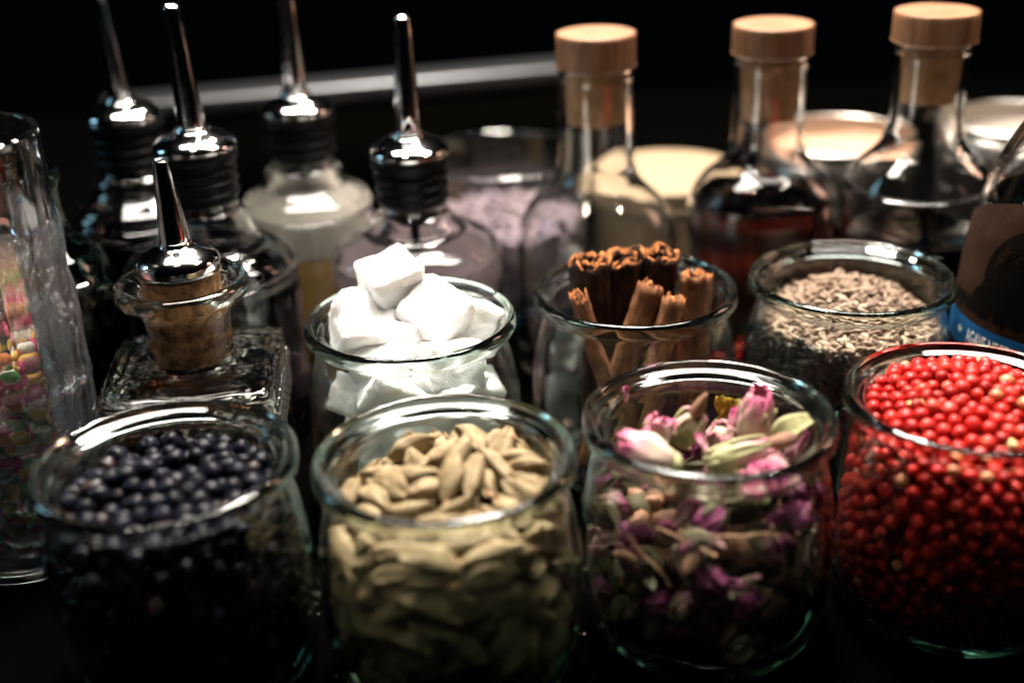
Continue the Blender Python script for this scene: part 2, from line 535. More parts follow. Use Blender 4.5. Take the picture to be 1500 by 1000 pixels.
# ------------------------------------------------------------------ loose fill packing
def pack(n, k, rad, gap, rin, H, zmin, d_wall, d_top, iters=60, seed=1, keep=None, flat=0.0):
    rng = np.random.default_rng(seed)
    C = []
    rmax = float(np.max(RR)) if rin is jar_rin else float(rin(np.array([30.0]))[0])
    while len(C) < n:
        P = np.column_stack([rng.uniform(-rmax, rmax, 4000), rng.uniform(-rmax, rmax, 4000), rng.uniform(zmin, 85, 4000)])
        r = np.hypot(P[:, 0], P[:, 1])
        st = H(P[:, 0], P[:, 1]) - P[:, 2]
        sw = rin(P[:, 2]) - r
        ok = (st > rad * .6) & (sw > rad * .6) & ((st < d_top) | (sw < d_wall))
        if keep is not None: ok &= keep(P)
        C += list(P[ok])
    C = np.array(C[:n])
    d = rng.normal(size=(n, 3)); d[:, 2] *= (1 - flat)
    d /= np.linalg.norm(d, axis=1)[:, None]
    offs = (np.arange(k) - (k - 1) / 2) * gap
    P = (C[:, None, :] + d[:, None, :] * offs[None, :, None]).astype(np.float32)
    ids = np.repeat(np.arange(n), k)
    same = ids[:, None] == ids[None, :]
    for it in range(iters):
        Q = P.reshape(-1, 3)
        D = Q[:, None, :] - Q[None, :, :]
        L = np.sqrt((D ** 2).sum(-1)) + 1e-6
        ov = np.clip(2 * rad - L, 0, None)
        ov[same] = 0
        Q = Q + (D * (ov / L * .35)[..., None]).sum(1)
        P = Q.reshape(n, k, 3)
        if k > 1:
            c = P.mean(1)
            dd = P[:, -1] - P[:, 0]
            dd[:, 2] *= (1 - .06 * flat)
            dd /= np.linalg.norm(dd, axis=1)[:, None] + 1e-9
            P = c[:, None, :] + dd[:, None, :] * offs[None, :, None].astype(np.float32)
        Q = P.reshape(-1, 3).copy()
        h = H(Q[:, 0], Q[:, 1]) - rad
        Q[:, 2] = np.minimum(Q[:, 2], h)
        Q[:, 2] = np.maximum(Q[:, 2], zmin + rad)
        r = np.hypot(Q[:, 0], Q[:, 1]) + 1e-6
        lim = rin(Q[:, 2]) - rad
        f = np.minimum(1, lim / r)
        Q[:, 0] *= f; Q[:, 1] *= f
        r = np.minimum(r, lim)
        st = h + rad - Q[:, 2]; sw = lim + rad - r
        bad = (st > d_top) & (sw > d_wall)
        pw = bad & ((sw - d_wall) < (st - d_top))
        pt = bad & ~pw
        s = np.where(pw, (r + (sw - d_wall)) / r, 1)
        Q[:, 0] *= s; Q[:, 1] *= s
        Q[:, 2] = np.where(pt, Q[:, 2] + (st - d_top), Q[:, 2])
        P = Q.reshape(n, k, 3).astype(np.float32)
    c = P.mean(1)
    dd = P[:, -1] - P[:, 0] if k > 1 else rng.normal(size=(n, 3))
    dd = dd / (np.linalg.norm(dd, axis=1)[:, None] + 1e-9)
    r = np.hypot(c[:, 0], c[:, 1])
    st = H(c[:, 0], c[:, 1]) - c[:, 2]
    sw = rin(c[:, 2]) - r
    return c, dd, st, sw


def core(rin, H, zmin, d_wall, d_top, step, rnd):
    """jittered points filling the middle of a heap under its packed outer layers"""
    out = []
    n = int(40 / step) + 1
    z = zmin + step
    while z < 80:
        for i in range(-n, n + 1):
            for j in range(-n, n + 1):
                x, y = (i + rnd.uniform(-.3, .3)) * step, (j + rnd.uniform(-.3, .3)) * step
                zz = z + rnd.uniform(-.3, .3) * step
                if float(H(x, y)) - zz > d_top and float(rin(zz)) - math.hypot(x, y) > d_wall:
                    out.append((x, y, zz))
        z += step * .9
    return out


def rot_to(d, rnd):
    q = Vector(d).to_track_quat('Z', 'Y')
    return (q @ Euler((0, 0, rnd.uniform(0, 6.28))).to_quaternion()).to_euler()


def join_stuff(name, meshes, items, label, cat, mats):
    """items: (mesh index, loc (m), euler, scale) joined into one mesh."""
    V, F, MI = [], [], []
    cache = []
    for m in meshes:
        a = np.empty(len(m.vertices) * 3); m.vertices.foreach_get('co', a)
        cache.append((a.reshape(-1, 3), [tuple(p.vertices) for p in m.polygons], [p.material_index for p in m.polygons]))
    base = 0
    for mi, loc, eu, s, mat_i in items:
        a, f, pm = cache[mi]
        Rm = np.array(eu.to_matrix()) * s
        V.append(a @ Rm.T + np.array(loc))
        F += [tuple(v + base for v in q) for q in f]
        MI += [mat_i + x for x in pm] if mat_i == 0 else [mat_i] * len(f)
        base += len(a)
    me = mesh_from(name, np.concatenate(V), F)
    for m in mats: me.materials.append(m)
    me.polygons.foreach_set('material_index', MI)
    o = obj(name, me)
    tag(o, label, cat, None, 'stuff')
    return o


def blob(name, r, mat, seed, seg=14, rings=9, amp=.06, stretch=(1, 1, 1), dimple=0.0, freq=1.5, taper=0.0, ridges=0, ramp_=0.0, point=0.0):
    V, F = [], []
    for j in range(rings + 1):
        t = math.pi * j / rings
        n = 1 if j in (0, rings) else seg
        for i in range(n):
            a = 2 * math.pi * i / seg
            z = -math.cos(t)
            s = math.sin(t)
            if point: s = s ** (1 + point)
            s *= (1 - taper * z)
            k = 1 + amp * noise.noise(Vector((s * math.cos(a) * freq + seed * 3.1, s * math.sin(a) * freq, z * freq)))
            if ridges: k *= 1 + ramp_ * math.cos(ridges * a)
            if dimple and j == rings: k *= 1 - dimple
            V.append((s * math.cos(a) * r * k * stretch[0] * .001, s * math.sin(a) * r * k * stretch[1] * .001, z * r * k * stretch[2] * .001))
    def idx(j, i):
        if j == 0: return 0
        if j == rings: return len(V) - 1
        return 1 + (j - 1) * seg + i % seg
    for j in range(rings):
        for i in range(seg):
            a, b, c, d = idx(j, i), idx(j, i + 1), idx(j + 1, i + 1), idx(j + 1, i)
            q = []
            for v in (a, b, c, d):
                if v not in q: q.append(v)
            if len(q) > 2: F.append(tuple(q))
    return mesh_from(name, V, F, mat)


def mound(peak, edge, rr=34.0, px=0.0, py=0.0, lump=2.0, fr=.07, seed=0, tiltx=0.0, tilty=0.0):
    def H(x, y):
        d2 = ((x - px) ** 2 + (y - py) ** 2) / rr ** 2
        return edge + (peak - edge) * np.clip(1 - d2, 0, 1) + lump * np.sin(x * fr * 3 + seed) * np.cos(y * fr * 3.3 + seed * 2) + tiltx * x + tilty * y
    return H


def scatter(centre, c, dd, st, sw, meshes, name, groups, stuff_label, cat, mats, lay, maxn=290, rnd=None, size=(.92, 1.08), inner=()):
    """the pieces that show largest become objects of their own, the rest one stuff mesh"""
    cx, cy = centre
    face = -(c[:, 0] * cx + c[:, 1] * cy) / math.hypot(cx, cy)      # towards the camera
    score = np.where(st < lay, 200 + c[:, 2], 0) + np.where((sw < lay) & (face > -8), 100 + c[:, 2] + face * .3, 0)
    order = np.argsort(-score)
    single = [i for i in order[:maxn] if score[i] > 0]
    sset = set(single)
    rest = []
    for i in range(len(c)):
        loc = (cx + c[i, 0] * .001, cy + c[i, 1] * .001, c[i, 2] * .001 + .0003)
        eu = rot_to(dd[i], rnd)
        s = rnd.uniform(*size)
        mi = rnd.randrange(len(meshes))
        g, mesh_list, mat_i = groups(rnd, c[i])
        if i in sset:
            me = mesh_list[mi % len(mesh_list)]
            o = obj(name, me, None, loc, eu)
            o.scale = (s, s, s)
            tag(o, g[0], cat, g[1])
        else:
            rest.append((mi, loc, eu, s, mat_i))
    for x, y, z in inner:
        rest.append((rnd.randrange(len(meshes)), (cx + x * .001, cy + y * .001, z * .001), rot_to((rnd.gauss(0, 1), rnd.gauss(0, 1), rnd.gauss(0, 1)), rnd), rnd.uniform(.95, 1.15), 0))
    if rest:
        join_stuff(name + '_fill', meshes, rest, stuff_label, cat, mats)


# juniper berries
rnd = random.Random(5)
jm = [blob('juniper_berry', 3.55, M['juniper'], i, 16, 11, .20, (1, 1, .93), .22, 2.3) for i in range(4)]
jr = [blob('juniper_berry', 3.5, M['juniper_red'], i + 9, 16, 11, .24, (1, 1, .92), .24, 2.4) for i in range(3)]
H = mound(75, 71, lump=1.4, seed=1)
c, dd, st, sw = pack(560, 1, 3.4, 0, jar_rin, H, 5, 7.4, 12, 60, 3)
JG = [('dark blue black juniper berry in the lowest left glass jar', 'dark juniper berries'), ('reddish brown dried juniper berry among the dark ones', 'reddish juniper berries')]
scatter(JARS['juniper'], c, dd, st, sw, jm, 'juniper_berry', lambda r, p: (JG[0], jm, 0) if r.random() < .90 else (JG[1], jr, 1), 'deeper juniper berries filling the lowest left jar', 'juniper berry', [M['juniper'], M['juniper_red']], 6.6, 285, rnd, (.80, 1.16), core(jar_rin, H, 5, 7.6, 12, 6.6, rnd))

# pink peppercorns
rnd = random.Random(6)
pm = [blob('pink_peppercorn', 2.6, M['pepper'], i, 12, 8, .15, (1, 1, .93), .24, 2.3) for i in range(4)]
pp = [blob('pink_peppercorn', 2.6, M['pepper_pale'], i + 5, 12, 8, .10, (1, 1, .93), .22, 2.0) for i in range(2)]
H = mound(84, 71, rr=37, py=8, lump=.9, seed=2)
c, dd, st, sw = pack(1120, 1, 2.55, 0, jar_rin, H, 5, 5.6, 8.5, 55, 4)
PG = [('round bright red peppercorn in the jar at the right edge', 'red peppercorns'), ('pale orange peppercorn among the red ones', 'pale peppercorns')]
scatter(JARS['pepper'], c, dd, st, sw, pm, 'pink_peppercorn', lambda r, p: (PG[0], pm, 0) if r.random() < .965 else (PG[1], pp, 1), 'deeper red peppercorns filling the jar at the right edge', 'peppercorn', [M['pepper'], M['pepper_pale']], 4.5, 295, rnd, (.80, 1.10), core(jar_rin, H, 5, 5.8, 8.5, 5.6, rnd))
# dry husks on the peppercorns
px, py = JARS['pepper']
hm = blob('dry_husk', 2.6, M['husk'], 3, 10, 8, .5, (.7, .8, 1.5), 0, 3.5)
for (dx, dy, z, lab) in [(.004, -.0215, .0735, 'crumpled yellow brown husk lying on the red peppercorns nearest the rim'), (-.018, -.002, .0775, 'thin tan husk sliver stuck between red peppercorns')]:
    o = obj('dry_husk', hm, None, (px + dx, py + dy, z), (1.3, .4, dx * 90))
    tag(o, lab, 'husk')

# cardamom pods
rnd = random.Random(7)


def pod_mesh(i):
    m = blob('cardamom_pod', 4.15, M['cardamom'], i * 2.7, 24, 16, .20, (1, .84, 2.15), 0, 1.7, .12, 3, .10, .14)
    for v in m.vertices:
        v.co.x += (.0011 * math.sin(i * 2.1)) * math.cos(v.co.z * 190)
        v.co.y += (.0008 * math.cos(i * 1.3)) * math.cos(v.co.z * 170)
    return m


cm = [pod_mesh(i) for i in range(5)]
for i, m in enumerate(cm):      # a dry stalk at the tip of some
    if i in (1, 3):
        b = bmesh.new(); b.from_mesh(m)
        r = bmesh.ops.create_cone(b, cap_ends=True, segments=7, radius1=.0009, radius2=.0006, depth=.004, matrix=Matrix.Translation((.0004, 0, .0094)))
        for v in r['verts']:
            for f in v.link_faces: f.material_index = 1
        b.to_mesh(m); b.free()
        m.materials.append(M['stalk'])
        m.polygons.foreach_set('use_smooth', [True] * len(m.polygons))
H = mound(77, 66, rr=35, py=8, px=4, lump=1.6, seed=4)
c, dd, st, sw = pack(215, 3, 3.4, 4.9, jar_rin, H, 5, 8.0, 14, 70, 5, None, .5)
scatter(JARS['cardamom'], c, dd, st, sw, cm, 'cardamom_pod', lambda r, p: (('dry pale tan cardamom pod in the jar below the sugar', 'cardamom pods'), cm, 0), 'deeper cardamom pods in the jar below the sugar', 'cardamom pod', [M['cardamom'], M['stalk']], 7.6, 190, rnd, (.85, 1.08), core(jar_rin, H, 5, 8.8, 14, 9.4, rnd))

# pale and dark seeds
rnd = random.Random(8)
sm = [blob('seed', 1.25, M['seed'], i, 8, 6, .12, (1.08, .72, 2.6), 0, 1.5, .15, 0, 0, .25) for i in range(3)]
sd = [blob('seed', 1.3, M['dark_seed'], i, 8, 6, .10, (1.2, .85, 2.4), 0, 1.5, .2, 0, 0, .2) for i in range(3)]
sx, sy = JARS['seed']
Hs = mound(72.5, 63, rr=30, px=2, py=9, lump=.8, seed=5)
seeds = []
for layer in range(3):
    stp = 2.75
    for ix in range(-17, 18):
        for iy in range(-17, 18):
            x = (ix + rnd.uniform(-.5, .5)) * stp; y = (iy + rnd.uniform(-.5, .5)) * stp
            z = float(Hs(np.array([x]), np.array([y]))[0]) - 1.2 - layer * 1.7 + rnd.uniform(-.7, .7)
            if math.hypot(x, y) < float(jar_rin(np.array([z]))[0]) - 1.3:
                seeds.append((x, y, z, layer, (rnd.gauss(0, 1), rnd.gauss(0, 1), rnd.gauss(0, .55))))
z = 66.0
while z > 12:
    rr = float(jar_rin(np.array([z]))[0]) - 1.2
    n = int(2 * math.pi * rr / 3.0)
    for i in range(n):
        a = 2 * math.pi * (i + rnd.random()) / n
        zz = z + rnd.uniform(-1, 1)
        if zz < float(Hs(np.array([rr * math.cos(a)]), np.array([rr * math.sin(a)]))[0]) - 1.5:
            t = Vector((-math.sin(a), math.cos(a), 0)) * rnd.gauss(0, 1) + Vector((0, 0, 1)) * rnd.gauss(0, .8) + Vector((math.cos(a), math.sin(a), 0)) * rnd.gauss(0, .2)
            seeds.append((rr * math.cos(a), rr * math.sin(a), zz, -1, tuple(t)))
    z -= 2.3
SG = [('small pale beige seed in the jar behind the red peppercorns', 'pale seeds'), ('small glossy black seed low in the jar of pale seeds', 'black seeds')]
best = sorted(range(len(seeds)), key=lambda i: -((300 if seeds[i][3] == 0 else 0) + (100 - seeds[i][1] + seeds[i][2] if seeds[i][3] in (0, -1) else 0)))
pale_n = dark_n = 0
rest_p, rest_d = [], []
for i in best:
    x, y, z, lay, d = seeds[i]
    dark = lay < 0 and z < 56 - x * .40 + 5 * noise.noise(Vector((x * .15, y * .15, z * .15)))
    loc = (sx + x * .001, sy + y * .001, z * .001 + .0003)
    eu = rot_to(d, rnd); s = rnd.uniform(.85, 1.15); mi = rnd.randrange(3)
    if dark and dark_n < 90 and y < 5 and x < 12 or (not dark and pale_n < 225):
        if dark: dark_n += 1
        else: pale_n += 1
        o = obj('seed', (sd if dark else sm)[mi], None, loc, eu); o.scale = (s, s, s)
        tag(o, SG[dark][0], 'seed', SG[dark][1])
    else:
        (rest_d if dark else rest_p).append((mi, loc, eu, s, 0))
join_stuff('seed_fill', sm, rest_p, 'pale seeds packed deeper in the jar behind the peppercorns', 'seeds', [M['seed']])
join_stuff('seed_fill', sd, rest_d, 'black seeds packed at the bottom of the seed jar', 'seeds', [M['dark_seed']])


# ------------------------------------------------------------------ sugar cubes
def cube_mesh(i, sx=20, sy=20, sz=17):
    b = bmesh.new()
    bmesh.ops.create_cube(b, size=1)
    bmesh.ops.scale(b, vec=(sx * .001, sy * .001, sz * .001), verts=b.verts)
    bmesh.ops.bevel(b, geom=b.edges[:], offset=.0017, segments=2, affect='EDGES', profile=.5)
    bmesh.ops.subdivide_edges(b, edges=[e for e in b.edges if e.calc_length() > .006], cuts=13, use_grid_fill=True)
    for v in b.verts:
        n = noise.noise(v.co * 1300 + Vector((i * 9, 0, 0))) * .00040 + noise.noise(v.co * 420 + Vector((i * 9, 7, 0))) * .00055 + noise.noise(v.co * 150 + Vector((0, i * 5, 0))) * .0010
        far = sorted(abs(c) / h for c, h in zip(v.co, (sx * .0005, sy * .0005, sz * .0005)))
        if far[1] > .86: n -= .0006 * max(0, noise.noise(v.co * 330 + Vector((i * 3, 1, 4)))) + .0003     # worn edges
        v.co += v.co.normalized() * n
    m = bpy.data.meshes.new('sugar_cube'); b.to_mesh(m); b.free()
    m.materials.append(M['sugar'])
    m.polygons.foreach_set('use_smooth', [True] * len(m.polygons))
    m.set_sharp_from_angle(angle=R(48))
    return m


cubes = [cube_mesh(0, 21.5, 21.5, 18.5), cube_mesh(1, 22.5, 23, 20), cube_mesh(2, 19, 20, 18)]
SUG = [((-.0330, .4490, .0690), (20, 14, 70), 0, None), ((-.0400, .4270, .0700), (-24, 18, 10), 2, None), ((-.0480, .4190, .0665), (12, -24, 50), 2, None), ((-.0250, .4200, .0660), (-16, 10, 30), 0, None), ((-.0455, .441, .0915), (8, -10, 28), 0, 'white sugar cube on the very top of the sugar heap'),
       ((-.0565, .4300, .0785), (38, 14, 20), 1, 'white sugar cube leaning at the left of the heap'),
       ((-.0290, .4330, .0800), (30, -32, 40), 1, 'white sugar cube in the middle of the heap, in front of the top one'),
       ((-.0175, .4430, .0730), (-14, 26, 15), 0, 'white sugar cube at the right of the heap by the rim'),
       ((-.0440, .4560, .0730), (5, 12, 50), 2, None),
       ((-.0460, .4130, .0600), (14, 30, 12), 0, None), ((-.0670, .4240, .0500), (-10, 35, 33), 2, None),
       ((-.0230, .4110, .0570), (28, -8, 60), 1, None), ((-.0120, .4260, .0500), (8, 22, 18), 0, None),
       ((-.0420, .4060, .0380), (6, 10, 22), 1, None), ((-.0640, .4200, .0280), (20, -14, 75), 0, None),
       ((-.0180, .4080, .0330), (-18, 12, 8), 2, None), ((-.0100, .4440, .0300), (12, 8, 44), 1, None),
       ((-.0650, .4500, .0330), (9, 17, 5), 0, None), ((-.0380, .4610, .0500), (0, 24, 30), 2, None),
       ((-.0400, .4360, .0480), (17, 3, 64), 0, None), ((-.0430, .4120, .0165), (2, 3, 31), 2, None), ((-.0210, .4200, .0150), (0, 0, 71), 1, None)]
for loc, r, i, lab in SUG:
    if lab is None:      # keep the lower cubes clear of the glass
        jx, jy = JARS['sugar']; q = math.hypot(loc[0] - jx, loc[1] - jy); k = min(1, .0215 / max(q, 1e-6))
        loc = (jx + (loc[0] - jx) * k, jy + (loc[1] - jy) * k, loc[2])
    o = obj('sugar_cube', cubes[i], None, loc, tuple(R(a) for a in r))
    tag(o, lab or 'white sugar cube seen through the side of its jar', 'sugar cube', 'sugar cubes' if lab else 'sugar cubes inside the jar')


# ------------------------------------------------------------------ cinnamon
def quill(seed, rad, length, mat, turns=1.35, thick=1.1, double=True, rows=26):
    """a rolled strip of bark: scroll section, real thickness, ragged ends"""
    rn = random.Random(seed)
    line = []
    n = 48
    for i in range(n + 1):
        t = i / n
        a = turns * 2 * math.pi * (t - .5)
        if double:
            k = abs(t - .5) * 2
            r = rad * (1 - .70 * max(0, k - .22) / .78)
            x, y = r * math.sin(a), -r * math.cos(a) + (rad - r) * -.1
        else:
            r = rad * (.35 + .65 * t)
            x, y = r * math.cos(a), r * math.sin(a)
        line.append(Vector((x, y)))
    prof = []
    for i in range(n + 1):
        p = line[min(n, i + 1)] - line[max(0, i - 1)]
        p.normalize()
        nn = Vector((-p.y, p.x))
        prof.append((line[i] + nn * thick / 2, line[i] - nn * thick / 2))
    ring = [a for a, _ in prof] + [b for _, b in reversed(prof)]
    V, F, MI = [], [], []
    m = len(ring)
    sqx, sqy = rn.uniform(1.0, 1.18), rn.uniform(.80, .95)
    h_ = len(ring) // 2
    rag = [3.2 * abs(noise.noise(Vector((i * .23, seed * 4.1, 0)))) + 1.8 * abs(noise.noise(Vector((i * .9, seed * 2.3, 5)))) for i in range(h_)]
    rag = rag + rag[::-1]
    for j in range(rows + 1):
        t = j / rows
        for i, p in enumerate(ring):
            z = (t - .5) * length - rag[i] * max(0, 1 - (1 - t) * length / 9) + rag[(i * 7) % len(rag)] * 0
            k = 1 + .16 * noise.noise(Vector((p.x * .15 + seed, p.y * .15, z * .06)))
            bx = 1.2 * noise.noise(Vector((seed * 2.0, 0, z * .03)))
            if j in (0, rows): z += (2.6 * noise.noise(Vector((p.x * .5, p.y * .5, seed * 3.3 + j))) + rn.uniform(-1.2, 1.2)) * (1 if j else -1)
            k2 = 1 + .10 * noise.noise(Vector((p.x * .9, p.y * .9 + seed, z * .25)))
            V.append(((p.x * sqx * k * k2 + bx) * .001, (p.y * sqy * k * k2) * .001, z * .001))
    for j in range(rows):
        for i in range(m):
            i2 = (i + 1) % m
            F.append((j * m + i, j * m + i2, (j + 1) * m + i2, (j + 1) * m + i)); MI.append(0)
    h = n + 1
    for j in (0, rows):
        for i in range(n):
            q = (j * m + i, j * m + i + 1, j * m + m - 2 - i, j * m + m - 1 - i)
            F.append(q if j else q[::-1]); MI.append(1)
    me = mesh_from('cinnamon_stick', V, F, mat)
    me.materials.append(M['bark_end'])
    me.polygons.foreach_set('material_index', MI)
    return me


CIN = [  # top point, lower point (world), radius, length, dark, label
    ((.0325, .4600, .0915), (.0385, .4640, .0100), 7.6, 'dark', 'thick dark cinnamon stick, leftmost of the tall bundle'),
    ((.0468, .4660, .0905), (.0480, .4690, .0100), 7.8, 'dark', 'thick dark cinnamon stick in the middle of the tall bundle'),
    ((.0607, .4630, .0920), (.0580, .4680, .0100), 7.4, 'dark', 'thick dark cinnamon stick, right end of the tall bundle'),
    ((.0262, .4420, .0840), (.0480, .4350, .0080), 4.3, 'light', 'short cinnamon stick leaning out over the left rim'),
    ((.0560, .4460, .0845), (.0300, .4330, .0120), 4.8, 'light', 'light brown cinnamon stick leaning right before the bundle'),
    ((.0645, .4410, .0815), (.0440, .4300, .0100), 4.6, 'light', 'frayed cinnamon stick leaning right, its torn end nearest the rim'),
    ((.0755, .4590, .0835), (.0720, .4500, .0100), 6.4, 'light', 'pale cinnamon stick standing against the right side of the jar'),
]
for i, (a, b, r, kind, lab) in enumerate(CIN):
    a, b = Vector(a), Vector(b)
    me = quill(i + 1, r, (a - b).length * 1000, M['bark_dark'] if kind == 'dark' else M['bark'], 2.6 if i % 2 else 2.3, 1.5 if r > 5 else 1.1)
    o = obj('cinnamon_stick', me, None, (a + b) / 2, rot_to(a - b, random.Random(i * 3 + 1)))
    tag(o, lab, 'cinnamon stick')


# ------------------------------------------------------------------ dried roses
def patch(name, f, nu, nv, mat, thick=.25):
    V, F, tip = [], [], []
    for j in range(nv + 1):
        for i in range(nu + 1):
            V.append(f(i / nu * 2 - 1, j / nv)); tip.append(j / nv)
    for j in range(nv):
        for i in range(nu):
            a = j * (nu + 1) + i
            F.append((a, a + 1, a + nu + 2, a + nu + 1))
    me = mesh_from(name, [(x * .001, y * .001, z * .001) for x, y, z in V], F, mat)
    at = me.attributes.new('tip', 'FLOAT', 'POINT')
    at.data.foreach_set('value', tip)
    return me


def petal_around(seed, length, rad, a0, span, open_=.0, ruff=1.0, mat='petal'):
    def f(u, v):
        a = a0 + u * span / 2 * (1 - .30 * max(0, v - .7) / .3)
        prof = math.sin(math.pi * min(1, .12 + v * .72)) ** .8
        r = rad * (prof + open_ * v * v)
        r += ruff * 1.9 * v * noise.noise(Vector((u * 3.2 + seed, v * 3.0, seed * 1.7)))
        z = length * (v - .12 * u * u * v) + ruff * 1.2 * v * noise.noise(Vector((u * 1.8, seed + 5.5, v)))
        return (r * math.cos(a), r * math.sin(a), z)
    return patch('petal', f, 10, 10, M[mat])


def solid(o, t=.0003):
    md = o.modifiers.new('thickness', 'SOLIDIFY'); md.thickness = t; md.offset = 0
    return o


def sepal(seed, length, wid, a0, lift, mat='calyx'):
    def f(u, v):
        wdt = wid * math.sin(math.pi * min(1, .18 + v * .82)) ** .9
        r = 3.2 + lift * v * v + 1.8 * math.sin(v * 2.2) + .6 * u * u
        x, y = r, u * wdt / 2
        z = v * length + .5 * noise.noise(Vector((u, v * 2, seed)))
        return (x * math.cos(a0) - y * math.sin(a0), x * math.sin(a0) + y * math.cos(a0), z)
    return patch('sepal', f, 4, 8, M[mat])


def rose_bud(loc, axis, seed, length=15, rad=6, label='', kind='pink', group=None, spin=0, open_=.0, ruff=1.0, shaded=False):
    root = empty('rose_bud', loc)
    root.rotation_mode = 'QUATERNION'
    root.rotation_quaternion = Vector(axis).to_track_quat('Z', 'Y') @ Euler((0, 0, spin)).to_quaternion()
    tag(root, label, 'rose bud', group)
    rn = random.Random(seed)
    pm_ = {'pink': 'petal', 'dark': 'petal_dark', 'cream': 'petal_cream', 'green': 'petal_cream'}[kind]
    cx_ = 'calyx_shaded' if shaded else 'calyx'
    if shaded: pm_ = {'dark': 'petal_purple', 'cream': 'petal_cream'}.get(kind, 'petal_shaded')  # lower buds carry the jar's shade in their colours
    npet = 3 if kind == 'green' else 6
    obj('heart', blob('heart', rad * .72, M[pm_], seed, 12, 9, .25, (1, 1, 1.25), 0, 2.2, .1), root, (0, 0, length * .0005))
    for i in range(npet):
        solid(obj('petal', petal_around(seed + i * 1.37, length * rn.uniform(.85, 1.08), rad * (.80 + .055 * i), i * 2.4 + rn.uniform(-.3, .3), rn.uniform(1.9, 2.5), open_ * i / npet, ruff, pm_), root), .00035)
    big = kind == 'green'
    obj('calyx', blob('calyx', rad * (1.02 if big else .62), M[cx_], seed + 3, 12, 8, .12, (1, 1, 1.15 if big else .9), 0, 1.8, 0, 5, .05), root, (0, 0, length * .0003 if big else .0005))
    for i in range(5):
        solid(obj('sepal', sepal(seed + i, length * (.95 if big else .7), 3.6 if big else 2.6, i * 1.2566 + .2, rn.uniform(-1.5, 2.5 if not big else -.5), cx_), root), .0004)
    if big:
        obj('tip', blob('tip', 2.6, M['brown_tip'], seed, 9, 8, .3, (1, .8, 2.2), 0, 2.5, .25), root, (0.0004, 0, length * .00115))
    return root


rx, ry = JARS['rose']
rose_bud((.0495, .3350, .0690), (-1.0, .25, .35), 11, 20, 6.6, 'pale pink dried rose bud lying at the left of its jar', 'pink', None, .4, .2, 1.6)
rose_bud((.0545, .3520, .0690), (.45, -.1, 1.0), 23, 11, 5.4, 'round green rose bud standing up with a brown tip', 'green')
rose_bud((.0460, .3470, .0700), (.3, .3, 1.0), 31, 9, 4.0, 'small pink petal cluster behind the pale pink bud at the left', 'pink', None, 1.0, .4, 1.5)
rose_bud((.0690, .3560, .0620), (-.2, -.3, 1.0), 37, 10, 5.4, 'cream rose bud behind the middle of the jar', 'cream', None, 2.0, .1, 1.0)
rose_bud((.0770, .3500, .0660), (.15, .1, 1.0), 41, 20, 5.6, 'tall pale pink rose bud pointing straight up at the right', 'pink', None, 2.6, .0, 1.1)
rose_bud((.0600, .3350, .0685), (1.0, .12, .22), 53, 22, 5.0, 'long pale green rose bud lying across the middle of the jar', 'green', None, .9)
rose_bud((.0840, .3310, .0670), (-.7, -.5, .25), 61, 12, 5.4, 'crumpled pink rose bud at the right front inside the rim', 'dark', None, .3, .3, 2.0)
rose_bud((.0715, .3260, .0640), (.2, -.4, .7), 67, 9, 4.4, 'small coral pink rose bud tucked under the long green bud', 'pink', None, .8, .3, 1.8)


def loose_petal(loc, rot, seed, L, W, mat, label, group=None, cat='petal', name='loose_petal'):
    def f(u, v):
        wd = W * math.sin(math.pi * min(1, .10 + v * .78)) ** .7
        x = u * wd / 2
        z = .9 * W * .25 * u * u + 2.2 * noise.noise(Vector((u * 1.2 + seed, v * 1.5, seed))) + L * .12 * math.sin(v * 3)
        return (x, (v - .5) * L, z)
    o = solid(obj(name, patch(name, f, 8, 9, M[mat]), None, loc, rot), .0003)
    tag(o, label, cat, group)
    return o


loose_petal((.0885, .3440, .0735), (.5, .25, -1.2), 3, 16, 8.5, 'calyx', 'pale green dried leaf pointing right near the rim', None, 'leaf', 'dried_leaf')
loose_petal((.0915, .3440, .0690), (.9, .2, -1.0), 5, 11, 7, 'petal_dark', 'dark magenta petal under the pale green leaf at the right')
loose_petal((.0578, .3380, .0745), (.8, .4, .8), 8, 6, 5, 'petal_dark', 'tiny bright magenta petal in the middle of the rose jar')
loose_petal((.0440, .3415, .0750), (.9, -.3, .5), 13, 9, 9, 'petal', 'curled pink petal edge at the far left of the rose jar')
loose_petal((.0740, .3590, .0690), (1.2, .1, .2), 15, 12, 9, 'petal_dark', 'deep magenta petal behind the tall pink bud')
# filling seen through the glass, jar shade put into its colours
rnd = random.Random(12)
RF = [('pink', 'shade-darkened pink rose bud seen through the side of its jar'), ('dark', 'purple pink rose bud seen through the side of its jar'), ('green', 'small green rose bud seen through the side of its jar'), ('cream', 'cream rose bud seen through the side of its jar')]
protos = {}


def copy_tree(o, parent=None):
    cpy = o.copy(); col.objects.link(cpy); cpy.parent = parent
    for ch in o.children:
        d = ch.copy(); col.objects.link(d); d.parent = cpy
    return cpy


